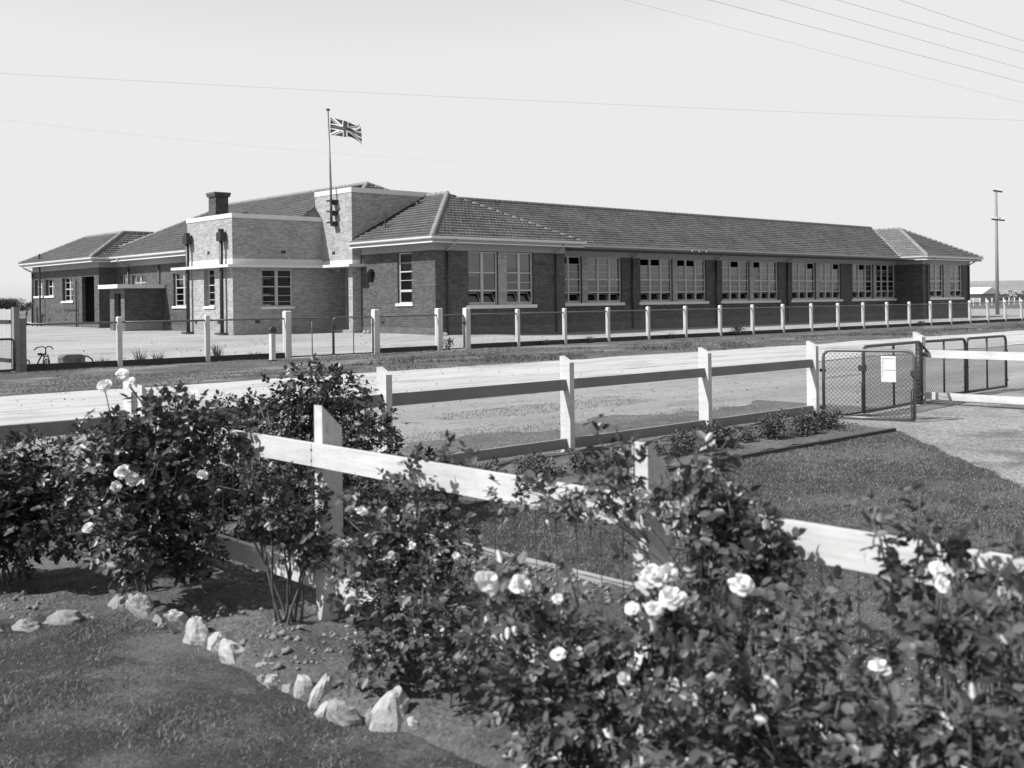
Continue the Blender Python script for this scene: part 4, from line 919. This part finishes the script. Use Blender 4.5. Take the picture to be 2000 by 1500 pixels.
def bush(name, label, cat, base, blobs, dens, L, mat='leaf', flowers=(), per=2, r=.008, group=None, comp=True, FR=.05, twigs=4):
    o = thing(name, label, cat, base[0], base[1], 0, 0, group); org = (base[0], base[1], 0.)
    cm = canes((base[0], base[1], 0.), blobs, per, r, twigs); extra = []
    if name == 'rose_bush':
        for k in range(11):
            b = random.choice(blobs); q = Vector((b[0]+random.uniform(-.8, .8)*b[3], b[1]+random.uniform(-.8, .8)*b[3], b[2]+.5*b[4])); ln = random.uniform(.1, .22)
            e = q+Vector((random.uniform(-.5, .5), random.uniform(-.5, .5), random.uniform(.5, 1.))).normalized()*ln; m_ = q.lerp(e, .5)+Vector((random.uniform(-.015, .015), random.uniform(-.015, .015), .012))
            cm.tube([q, m_, e], [.0035, .003, .002], 5)
            for f in (.35, .65, .95): p_ = q.lerp(e, f); extra.append((p_.x, p_.y, p_.z, .028, .02))
            if k % 3 == 0: cm.tube([e, e+(e-m_)*.12, e+(e-m_)*.3, e+(e-m_)*.42], [.003, .009, .008, .001], 7)
    part('stem', cm, M['bark'], o, True); blobs = list(blobs)
    V, F = foliage(blobs+extra, dens, L, org, comp=comp); fast('foliage', V, F, M[mat], o)
    for f in flowers:
        R = f[3] if len(f) > 3 else FR
        c = Vector(f[:3]); q = petals(c, R, (-.5+random.uniform(-.4, .3), -.6+random.uniform(-.4, .4), .55+random.random()*.6), 4, random.uniform(.7, 1.3))
        R *= .86; q = petals(c, R, (-.5+random.uniform(-.5, .5), -.6+random.uniform(-.5, .5), .4+random.random()*.8), random.choice((3, 4, 4)), random.choice((.7, 1., 1.6, 2.2)))
        fl = part('flower', q, M['petal'], o, True)
        near = min(blobs, key=lambda b: (Vector(b[:3])-c).length); e = Vector(near[:3])
        part('flower_stem', MB().tube([c-Vector((0, 0, .015)), c.lerp(e, .4)+Vector((0, 0, -.04)), e], [.003, .004, .005], 5), M['bark'], fl, True)
    return o
D = 3.6
L0 = [(2.22, 6.64, .71, .27, .24), (2.32, 6.42, .48, .33, .24), (2.14, 6.58, .37, .21, .18), (2.0, 6.75, .55, .35, .3), (1.7, 6.9, .5, .35, .35)]
bush('rose_bush', 'dense dark rose bush without blooms at the far left edge', 'rose bush', (2.15, 6.7), L0, D*1.1, .042, 'leaf')
L1 = [(2.61, 5.61, 1.05, .25, .15), (2.42, 5.79, .89, .33, .22), (2.56, 5.52, .68, .3, .25), (2.39, 5.54, .49, .27, .19), (2.88, 5.5, .96, .18, .12), (2.64, 5.45, .38, .19, .14), (2.6, 5.9, .75, .35, .3)]
bush('rose_bush', 'big rose bush with white blooms standing tall above it at left', 'rose bush', (2.62, 5.95), L1, D*1.1, .038, 'leaf', [(2.35, 5.85, 1.27, .05), (2.42, 5.78, 1.33, .05), (2.44, 5.74, 1.29, .045), (2.75, 5.62, 1.21, .04), (2.68, 5.65, 1.2, .035), (2.3, 5.49, .84, .055), (2.33, 5.46, .81, .05), (2.27, 5.52, .77, .04), (2.6, 5.22, .82, .04), (2.12, 5.5, .58, .045), (2.5, 5.3, .89, .025)], per=3, FR=.045)
R2 = [(4.45, 7.04, 1.04, .39, .19), (4.58, 6.66, .79, .3, .19), (4.28, 7.2, .85, .35, .19), (4.12, 7.62, .83, .28, .18), (3.85, 6.78, .42, .47, .36), (4.06, 6.32, .42, .38, .35), (3.64, 6.97, .4, .29, .36), (4.6, 7.0, .5, .5, .4)]
bush('shrub_rose', 'large fine leaved shrub rose rising behind the rails where the fences meet', 'shrub rose', (4.15, 6.95), R2, D*.9, .034, 'leaffine', per=3, r=.01)
bush('shrub_rose', 'small rounded shrub at the foot of the fence post right of the large shrub', 'shrub rose', (5.15, 6.6), [(5.12, 6.57, .42, .17, .16), (5.2, 6.6, .2, .2, .18)], D, .03, 'leaffine')
R3 = [(2.78, 4.78, .69, .11, .09), (2.84, 4.72, .51, .1, .11), (2.74, 4.95, .62, .09, .09), (2.92, 4.64, .54, .06, .18)]
bush('rose_bush', 'sparse young rose with bare forked canes beside the tall white post', 'rose bush', (2.88, 4.88), R3, D*.9, .032, 'leaf', per=2, r=.008, twigs=3)
R4 = [(3.0, 3.9, .85, .22, .11), (2.83, 3.91, .69, .25, .16), (2.9, 3.68, .66, .2, .17), (2.74, 3.86, .51, .24, .17), (2.81, 3.53, .45, .23, .17), (2.65, 3.67, .3, .21, .15), (2.74, 3.32, .32, .18, .14)]
bush('rose_bush', 'broad leafy rose bush hiding the rail between the two tall white posts', 'rose bush', (2.88, 3.75), R4, D*.8, .034, 'leaf2', [(2.63, 3.83, .82, .035), (2.73, 3.61, .69, .022), (2.8, 3.41, .67, .025)], per=2, r=.008)
R5 = [(2.77, 2.55, 1.05, 0.09, 0.06), (2.79, 2.26, 1.05, .13, .08), (2.86, 2.13, 1.0, .14, .09), (2.84, 2.01, .95, .12, .09), (2.9, 2.25, 1.1, .1, .06), (2.84, 2.16, .86, .14, .1), (2.85, 2.0, .84, .13, .1), (2.9, 2.62, 1.04, .08, .05), (2.83, 3.1, .96, .08, .05), (2.87, 2.92, .95, .09, .05), (2.86, 2.76, .96, .07, .05), (2.82, 1.9, .88, .1, .08), (2.78, 2.05, .72, .14, .1)]
bush('rose_bush', 'arching rose sprawling over the rail and the second white post', 'rose bush', (2.8, 2.12), R5, D*.7, .032, 'leaf2', [(2.89, 2.71, .98, .03), (3.0, 2.68, 1.14, .03), (2.94, 2.59, 1.08, .025), (2.87, 2.66, .94, .03), (2.92, 2.34, .98, .025)], per=2, r=.007)
R6 = [(2.3, 2.25, .45, .28, .16), (2.34, 2.34, .68, .22, .11), (2.28, 2.53, .68, .14, .09), (2.42, 2.1, .66, .19, .12), (2.25, 2.15, .57, .19, .1), (2.5, 2.02, .76, .14, .12), (2.2, 2.33, .57, .15, .1), (2.35, 2.3, .42, .2, .12)]
bush('rose_bush', 'low rose bush in front carrying the brightest cluster of open white blooms', 'rose bush', (2.38, 2.3), R6, D*.62, .031, 'leaf2', [(2.1, 2.42, .87, .052), (2.17, 2.35, .86, .045), (2.31, 1.96, .94, .04), (2.32, 1.94, .93, .038), (2.34, 1.93, .94, .038), (2.3, 1.97, .92, .036), (2.3, 1.88, .89, .05), (2.26, 1.99, .85, .03), (2.27, 1.92, .86, .035), (2.18, 2.2, .85, .022), (2.08, 2.1, .74, .03)], per=2, r=.007, FR=.04)
R7 = [(2.35, 1.7, .48, .3, .16), (2.25, 1.35, .52, .25, .14), (2.45, 1.76, .74, .21, .14), (2.63, 1.65, .82, .13, .1), (2.27, 1.59, .63, .23, .11), (2.46, 1.47, .67, .15, .12), (2.18, 1.8, .57, .15, .09), (2.4, 1.6, .45, .25, .15)]
bush('rose_bush', 'leafy rose bush with a single half open bloom below the bright rail end', 'rose bush', (2.45, 1.65), R7, D*.62, .034, 'leaf2', [(2.32, 1.67, .96, .042), (2.14, 1.92, .7, .024)], per=2, r=.007)
R8 = [(2.4, 1.2, .5, .25, .16), (2.62, 1.3, .84, .14, .09), (2.78, 1.45, .95, .07, .05), (2.82, 1.34, .93, .11, .06), (2.81, 1.22, .9, .12, .08), (2.68, 1.21, .87, .1, .09), (2.44, 1.13, .7, .14, .11), (2.34, 1.27, .64, .14, .08), (2.55, 1.0, .75, .15, .15), (2.5, 1.1, .5, .2, .15)]
bush('rose_bush', 'rose bush nearest the right edge reaching above the rail end', 'rose bush', (2.55, 1.15), R8, D*.62, .034, 'leaf2', [(2.4, 1.33, .81, .034), (2.6, 1.28, 1.02, .028), (2.54, 1.24, 1.0, .026), (2.24, 1.04, .68, .03), (2.12, 1.31, .62, .024), (2.2, 1.2, .6, .02), (2.15, 1.12, .66, .018)], per=2, r=.007)
# flower bed plants under the roadside rails
bp = [(7.05, 7.45, .33, .22), (7.6, 7.35, .3, .22), (6.5, 7.5, .3, .2), (8.2, 7.45, .2, .16), (8.85, 7.4, .26, .18), (9.25, 7.5, .36, .24), (9.75, 7.45, .4, .24), (10.25, 7.5, .3, .2), (10.85, 7.5, .42, .26), (11.45, 7.45, .36, .26), (12.1, 7.55, .36, .26), (5.9, 7.4, .25, .18), (12.5, 7.7, .28, .2)]
bl_ = ['tallest leafy plant', 'bushy pale plant', 'feathery plant', 'small low plant', 'rounded leafy plant', 'upright leafy plant']
pos = ['first from the left under the first white rail', 'left of the middle post foot', 'beside the shrub rose behind the garden rail', 'in the gap of bare soil', 'just right of the tall white post top', 'left of the third roadside post', 'at the foot of the third roadside post', 'right of the third roadside post', 'midway between the third and last posts', 'second left of the gate', 'at the foot of the last post by the gate', 'against the small rounded shrub', 'outermost, spilling towards the driveway']
for k, (s, t, h, r) in enumerate(bp):
    h *= .72; t -= .1
    bush('bed_plant', 'low green bed plant, '+pos[k], 'plant', (s, t), [(s, t, h*.5, r, h*.55), (s+random.uniform(-.12, .12), t+random.uniform(-.08, .08), h*.75, r*.6, h*.4), (s+random.uniform(-.2, .2), t-.12, h*.35, r*.7, h*.35), (s+random.uniform(-.2, .2), t+random.uniform(-.1, .12), h*.95, r*.25, h*.3), (s+random.uniform(-.3, .3), t-.1, h*.8, r*.2, h*.35)], 1.7, .03, 'weed', per=2, r=.004, group='plants in the roadside bed', comp=False, twigs=3)
# ground litter of low weeds in the roadside bed
V, F = foliage([(s, 7.35+.25*math.sin(s*3), .04, .22, .05) for s in np.arange(5, 12.6, .33)], 1.0, .02, (0, 0, 0), comp=False); o = fast('bed_ground_cover', V, F, M['weed']); o.rotation_euler = (0, 0, ANG); setp(o, 'low creeping weeds covering the soil of the roadside bed', None, None, 'stuff')
# weeds along the school fence
def weed(label, s, t, h, r, n=70, grassy=True, group='weeds along the school fence'):
    o = thing('weed_clump', label, 'weed', s, t, float(hz(s, t)), 0, group)
    if grassy:
        mb = MB()
        for k in range(n):
            a = random.uniform(0, 6.28); q = random.random()*r*.4; b = Vector((s+q*math.cos(a), t+q*math.sin(a), 0)); ln = h*random.uniform(.5, 1.1); l_ = random.uniform(.2, 1.)*r
            m = b+Vector((math.cos(a)*l_*.4, math.sin(a)*l_*.4, ln*.65)); e = b+Vector((math.cos(a)*l_, math.sin(a)*l_, ln)); sd = Vector((-math.sin(a), math.cos(a), 0))*.009
            mb.face([b-sd, b+sd, m+sd*.8, m-sd*.8]); mb.face([m-sd*.8, m+sd*.8, e])
        me = mkmesh('blades', mb, M['weed'], (s, t, 0)); q = bpy.data.objects.new('blades', me); COL.objects.link(q); q.parent = o
    else:
        V, F = foliage([(s, t, h*.5, r, h*.5), (s+.1, t, h*.75, r*.6, h*.3)], 1.1, .06, (s, t, 0), comp=False); fast('foliage', V, F, M['leaf'], o)
        part('stem', canes((s, t, 0), [(s, t, h*.6, r, h*.4)], 5, .006, 3), M['bark'], o)
wl = [(13.1, 30.0, .5, .35, 'widest tuft of long grass in the panel right of the first white post'), (12.0, 29.95, .3, .3, 'low tuft of grass beside the bent pipe of the box'), (13.6, 30.0, .4, .3, 'thin grass tuft near the middle of the second netting panel'), (15.45, 29.95, .6, .3, 'tall grass tuft just right of the second white post'), (16.7, 29.95, .3, .3, 'short grass tuft left of the marker post'), (28.7, 29.5, .3, .3, 'wispy tuft in the second panel right of the thick posts'), (31.1, 29.45, .35, .35, 'wispy tuft at the board of the third panel right of the thick posts'), (36.2, 29.5, .3, .3, 'faint tuft under the long rail at mid fence')]
for s, t, h, r, lab in wl: weed(lab, s, t, h, r)
weed('dark leafy plant between the narrow gate and its left post', 24.05, 29.6, .45, .22, grassy=False)
weed('dark bushy weed against the base board at the middle of the long fence', 40.9, 29.45, .55, .5, grassy=False)
weed('dark low weed at the foot of the far fence near the end wing', 58, 29.4, .3, .35, grassy=False)

# ------------------------------------------------------------------ edging stones
def rock(label, s, t, r, h, mat, rotz=0, lean=0., seed=0):
    h *= .82; r *= .88
    rnd = random.Random(seed); bm_v = []; mb = MB(); nu, nv = 18, 12
    ph = [rnd.uniform(0, 6) for _ in range(6)]
    pl = [(Vector((rnd.uniform(-1, 1), rnd.uniform(-1, 1), rnd.uniform(-.3, 1))).normalized(), rnd.uniform(.72, 1.0)) for _ in range(9)]
    for a in range(nv+1):
        th = math.pi*a/nv
        for b in range(nu):
            f = 2*math.pi*b/nu; d = Vector((math.sin(th)*math.cos(f), math.sin(th)*math.sin(f), math.cos(th))); k = (abs(d.x)**3.4+abs(d.y)**3.4+abs(d.z)**3.4)**(-1/3.4)
            for n_, o_ in pl:
                q = d.dot(n_)
                if q > 1e-3: k = min(k, o_/q)
            k *= 1+.06*math.sin(d.x*9+ph[0])*math.sin(d.y*8+ph[1])+.05*math.sin(d.z*14+ph[2]+d.x*6)+rnd.uniform(-.02, .02)
            x, y, z_ = d.x*k*r, d.y*k*r*.62, d.z*k*h; c_, s_ = math.cos(rotz), math.sin(rotz)
            mb.v.append((s+x*c_-y*s_+z_*lean, t+x*s_+y*c_, z_+h*.45))
    for a in range(nv):
        for b in range(nu): p_ = a*nu+b; q = a*nu+(b+1) % nu; mb.f.append([p_, p_+nu, q+nu, q])
    thing('edging_stone', label, 'stone', s, t, 0, 0, 'stones edging the rose bed', mb, M[mat], False)
st_ = [(64, 1230), ]
rocks = [(1.95, 5.92, .13, .06, 'stonegrey', .2, 'grey mossy stone, leftmost of the curved edging'), (2.12, 5.9, .12, .075, 'stonegrey', 1.2, 'flat grey stone casting a dark shadow, second from the left'), (2.37, 5.83, .08, .1, 'stonegrey', .4, 'small grey upright stone left of the tall pale one'), (2.47, 5.7, .085, .13, 'stone', 1.0, 'pale upright triangular stone at the bend of the edging'), (2.48, 5.42, .05, .1, 'stonegrey', .5, 'narrow grey stone sunk in the soil after the triangular one'), (2.5, 5.28, .07, .12, 'stone', 1.3, 'square pale stone with a shaded right side'), (2.48, 5.05, .085, .12, 'stone', .9, 'bright jagged stone leaning on its small neighbour'), (2.5, 4.93, .06, .08, 'stone', .3, 'small bright stone tucked against the jagged one'), (2.47, 4.68, .1, .1, 'stone', .5, 'brightest chunky stone in the middle of the edging'), (2.5, 4.42, .07, .06, 'stonegrey', .8, 'dull flat stone half buried after the brightest one'), (2.44, 4.22, .06, .07, 'stone', 1.4, 'small pale wedge shaped stone with a dark gap at its right'), (2.46, 4.02, .06, .1, 'stone', 1.0, 'upright pale stone first of the close pair'), (2.46, 3.9, .055, .12, 'stone', 1.5, 'tall thin pale stone second of the close pair'), (2.43, 3.68, .1, .09, 'stonegrey', .6, 'broad grey stone near the bottom of the picture'), (2.52, 3.5, .08, .15, 'stone', 1.2, 'tallest pale pointed stone near the bottom of the picture'), (2.58, 3.4, .05, .07, 'stone', .2, 'small pale stone in the shadow of the tallest one'), (2.25, 5.87, .07, .06, 'stonegrey', .3, 'small dull stone between the flat grey one and the bend'), (2.5, 5.56, .05, .06, 'stonegrey', .1, 'tiny grey stone between the triangular and the narrow one'), (2.5, 4.83, .06, .06, 'stonegrey', .7, 'low grey stone just above the brightest one'), (2.47, 4.54, .05, .05, 'stonegrey', 1.1, 'low dull stone directly below the brightest one'), (2.44, 4.32, .05, .05, 'stonegrey', .2, 'tiny stone left of the pale wedge'), (2.45, 4.12, .05, .05, 'stonegrey', .9, 'tiny stone between the wedge and the close pair'), (2.42, 3.8, .06, .06, 'stone', 1.8, 'pale low stone between the close pair and the broad grey one'), (2.5, 3.59, .05, .07, 'stonegrey', .4, 'small stone squeezed against the tallest one'), (1.8, 5.95, .07, .05, 'stonegrey', .4, 'small mossy stone at the extreme left end of the edging')]
for k, (s, t, r, h, m_, rz, lab) in enumerate(rocks): rock(lab, s, t, r, h, m_, rz+1.2, (k*7 % 5-2)*.2, k+3)
GS = thing('garden_stake', 'short pale garden stake with splayed feet standing in the soil', 'stake', 3.05, 3.1, 0)
part('stem', MB().tube([(3.05, 3.1, .02), (3.05, 3.1, .2)], .012), M['stone'], GS, True); part('knob', MB().ball((3.05, 3.1, .215), .022), M['stone'], GS, True)
for a in (.3, 2.4, 4.5): part('foot', MB().tube([(3.05, 3.1, .06), (3.05+.15*math.cos(a), 3.1+.15*math.sin(a), .02)], .008), M['stone'], GS, True)
for (s, t, lab) in ((31.0, 44.4, 'small pale rubble heap against the left brick wall'), (31.75, 39.1, 'few broken bricks at the corner downpipe')):
    mb = MB()
    for k in range(6): mb.ball((s-.25+random.uniform(-.25, .25), t-.1+random.uniform(-.2, .2), float(hz(s, t))+.06), .09, 6, 5, .4)
    thing('rubble_heap', lab, 'rubble', s, t, float(hz(s, t)), 0, None, mb, M['stone'])

# ------------------------------------------------------------------ distance
def tree(label, s, t, h, r, group, trunk=.3):
    o = thing('tree', label, 'tree', s, t, 0, 0, group); bl2 = [(s+random.uniform(-.6, .6)*r, t+random.uniform(-.5, .5)*r, h*random.uniform(.4, .78), r*random.uniform(.35, .55), h*random.uniform(.14, .24)) for _ in range(9)]
    mb = MB().tube([(s, t, -.2), (s+.1, t, h*.25), (s, t+.1, h*.5)], [h*.05, h*.04, h*.02], 8)
    for b in bl2[:6]: mb.tube([(s, t, h*.25), b[:3]], [h*.02, h*.01], 5)
    part('trunk', mb, M['bark'], o); V, F = foliage(bl2, 1.4, h*.05, (s, t, 0), comp=False); fast('crown', V, F, M['tree'], o)
tl = [(-30, 0, 'leftmost dark tree on the left horizon'), (-5, 1.0, 'tallest dark tree on the left horizon'), (14, 2, 'rounded dark tree left of the school on the horizon'), (30, 1, 'bushy dark tree close to the school wall on the horizon')]
for px_, hh, lab in tl:
    u = (px_-1000)/2120; Z_ = 250+px_*.3; X = u*Z_; s = A[0]*X+A[1]*Z_; t = -A[1]*X+A[0]*Z_
    tree(lab, s, t, 3.9+hh*.4, 3.2, 'trees on the left horizon')
u = (52-1000)/2120; X = u*262; tree('low dark tree touching the school wall on the left horizon', A[0]*X+A[1]*262, -A[1]*X+A[0]*262, 3.6, 2.6, 'trees on the left horizon')
# far tree belts, hills
def belt(name, p0, p1, h, n, lab, w=6):
    bl3 = []
    for k in range(n):
        f = (k+.5)/n; bl3.append((p0[0]+(p1[0]-p0[0])*f, p0[1]+(p1[1]-p0[1])*f+random.uniform(-w, w), h*random.uniform(.35, .5), w*random.uniform(.6, 1.1), h*random.uniform(.4, .55)))
    V, F = foliage(bl3, .9, 1.1, (0, 0, 0), comp=False); o = fast(name, V, F, M['tree']); o.rotation_euler = (0, 0, ANG); setp(o, lab, None, None, 'stuff')
belt('far_trees', (300, 165), (420, 150), 3.2, 34, 'dark belt of far scrub beyond the right hand paddock')
belt('far_trees', (-120, 330), (90, 420), 3.5, 60, 'low dark scrub along the left horizon')
V = []; F = []; n = 60
for k in range(n+1):
    f = k/n; s = 1400+2200*f; t = 1500-3300*f; hgt = 16+16*float(fbm(f*5, 0, 81, 3)); V += [(s, t, -1), (s+150, t, hgt), (s+700, t+200, -1)]
for k in range(n): a = k*3; F += [[a, a+3, a+4, a+1], [a+1, a+4, a+5, a+2]]
o = fast('hills', np.array(V, float), np.array(F), m_ground('pale hills', .3, [(.01, .4, .6, .24, (1, 1, 1))], fine=.2, bmp=0), smooth=True); o.rotation_euler = (0, 0, ANG); setp(o, None, None, None, 'structure')  # paler grey than the paddock in front
# paddock fence far right
FF = thing('paddock_fence', 'distant line of small white posts across the paddock right of the school', 'fence', 178, 81, 0)
for k in range(20): part('post', MB().box((170+k*3, 80.4+k*.3, 0), (170.2+k*3, 80.6+k*.3, 1.3)), M['timber'], FF)
part('wire', MB().tube([(170, 80.5, .9), (227, 86.2, .9)], .02, 4), M['wire'], FF)
SHD = thing('far_shed', 'tiny white roofed shed on the horizon just right of the school', 'shed', 297, 135, 0)
part('wall', MB().box((292, 131, 0), (302, 139, 2.2)), M['frieze'], SHD)
mb = MB(); mb.face([(291, 130, 2.2), (303, 130, 2.2), (297, 130, 4.)]); mb.face([(291, 140, 2.2), (303, 140, 2.2), (297, 140, 4.)][::-1]); mb.face([(291, 130, 2.2), (297, 130, 4.), (297, 140, 4.), (291, 140, 2.2)]); mb.face([(297, 130, 4.), (303, 130, 2.2), (303, 140, 2.2), (297, 140, 4.)]); part('roof', mb, M['white'], SHD)
# power pole and wires
PP = thing('power_pole', 'tall dark power pole with two crossarms at the right edge', 'power pole', 97.5, 42.2, 0)
part('pole', MB().tube([(97.5, 42.2, -.3), (97.5, 42.2, 11.2)], [.17, .11], 12), M['greyboard'], PP, True)
for z_, w_ in ((11., .9), (8.45, 1.3)):
    ca = part('crossarm', MB().box((97.5-w_, 42.0, z_-.06), (97.5+w_, 42.08, z_+.06)), M['tar'], PP)
    for k in (-.85, -.3, .3, .85): part('insulator', MB().lathe((97.5+k*w_, 42.04, z_+.06), [(.03, 0), (.06, .05), (.04, .12), (.05, .17), (.02, .22)], 8), M['white'], ca)
def wire(label, p, q, sag=.35, r=.006, n=30, ext=1.2, group='overhead wires'):
    p = Vector(p); q = Vector(q); d = q-p; a = p-d*ext; b = q+d*ext*.6; pts = []
    for k in range(n+1): f = k/n; c = a.lerp(b, f); c.z -= sag*(1-(2*f-1)**2)-sag*.9; pts.append(c)
    thing('power_line', label, 'wire', p.x, p.y, p.z, 0, group, MB().tube(pts, r*.4, 5, False), M['wireline'])
for a, b, r, lab, g in (((17.13, 12.85, 7.5), (28.52, 12.44, 7.5), .009, 'second from the left of the fan of overhead wires at top right', 1), ((18.21, 11.95, 7.5), (26.79, 11.68, 7.5), .008, 'third of the fan of overhead wires at top right', 1),
        ((19.07, 11.24, 7.5), (25.05, 10.92, 7.5), .008, 'fourth of the fan of overhead wires at top right', 1), ((20., 10.45, 7.5), (23.84, 10.39, 7.5), .008, 'rightmost and highest of the fan of overhead wires', 1),
        ((15.87, 13.91, 7.5), (31.43, 13.72, 7.5), .005, 'faint leftmost of the fan of overhead wires at top right', 1), ((8.89, 28.4, 7.5), (36.33, 15.87, 7.5), .006, 'long thin wire crossing the whole sky above the flag', 0),
        ((11.06, 35.38, 7.5), (25.55, 35.68, 7.5), .004, 'very faint wire in the left half of the sky', 0)):
    wire(lab, a, b, .12 if g else .25, r, ext=3. if g else .5, group='overhead wires')

# ------------------------------------------------------------------ camera, sun, sky
cam = bpy.data.cameras.new('camera'); co = bpy.data.objects.new('camera', cam); COL.objects.link(co); sc.camera = co
co.location = (0, 0, 1.7); co.rotation_euler = (Matrix.Rotation(math.pi/2, 4, 'X') @ Matrix.Rotation(-.0125, 4, 'Z')).to_euler()
cam.sensor_width = 36; cam.lens = 2120/2000*36; cam.shift_x = 0; cam.shift_y = -(750-589)/2000
cam.clip_start = .05; cam.clip_end = 12000; cam.dof.use_dof = True; cam.dof.focus_distance = 22; cam.dof.aperture_fstop = 4.0
SV = Vector((-.866, -.387, .98)); 
sun = bpy.data.lights.new('sun', 'SUN'); sun.energy = 5.; sun.angle = math.radians(.5); sun.color = (1, .995, .985)
so = bpy.data.objects.new('sun', sun); COL.objects.link(so); so.rotation_euler = SV.to_track_quat('Z', 'Y').to_euler()
w = bpy.data.worlds.new('World'); sc.world = w; w.use_nodes = True; nt = w.node_tree; bg = nt.nodes['Background']
sk = nt.nodes.new('ShaderNodeTexSky'); sk.sky_type = 'NISHITA'; sk.sun_disc = False
el = math.asin(SV.normalized().z); sk.sun_elevation = el; sk.sun_rotation = math.atan2(SV.x, SV.y); sk.dust_density = .15; sk.air_density = 1.; sk.ozone_density = 1.
# the plate is blue sensitive: the grey sky takes the blue channel
bw = nt.nodes.new('ShaderNodeSeparateColor'); nt.links.new(sk.outputs[0], bw.inputs[0]); pw = N(nt, 'ShaderNodeMath', operation='MINIMUM'); pw.inputs[1].default_value = 5.1; nt.links.new(bw.outputs[2], pw.inputs[0]); nt.links.new(pw.outputs[0], bg.inputs[0]); bg.inputs[1].default_value = .115
sc.view_settings.view_transform = 'Standard'; sc.view_settings.look = 'None'; sc.view_settings.exposure = .5; sc.view_settings.gamma = 1
sc.cycles.max_bounces = 6; sc.cycles.transparent_max_bounces = 12
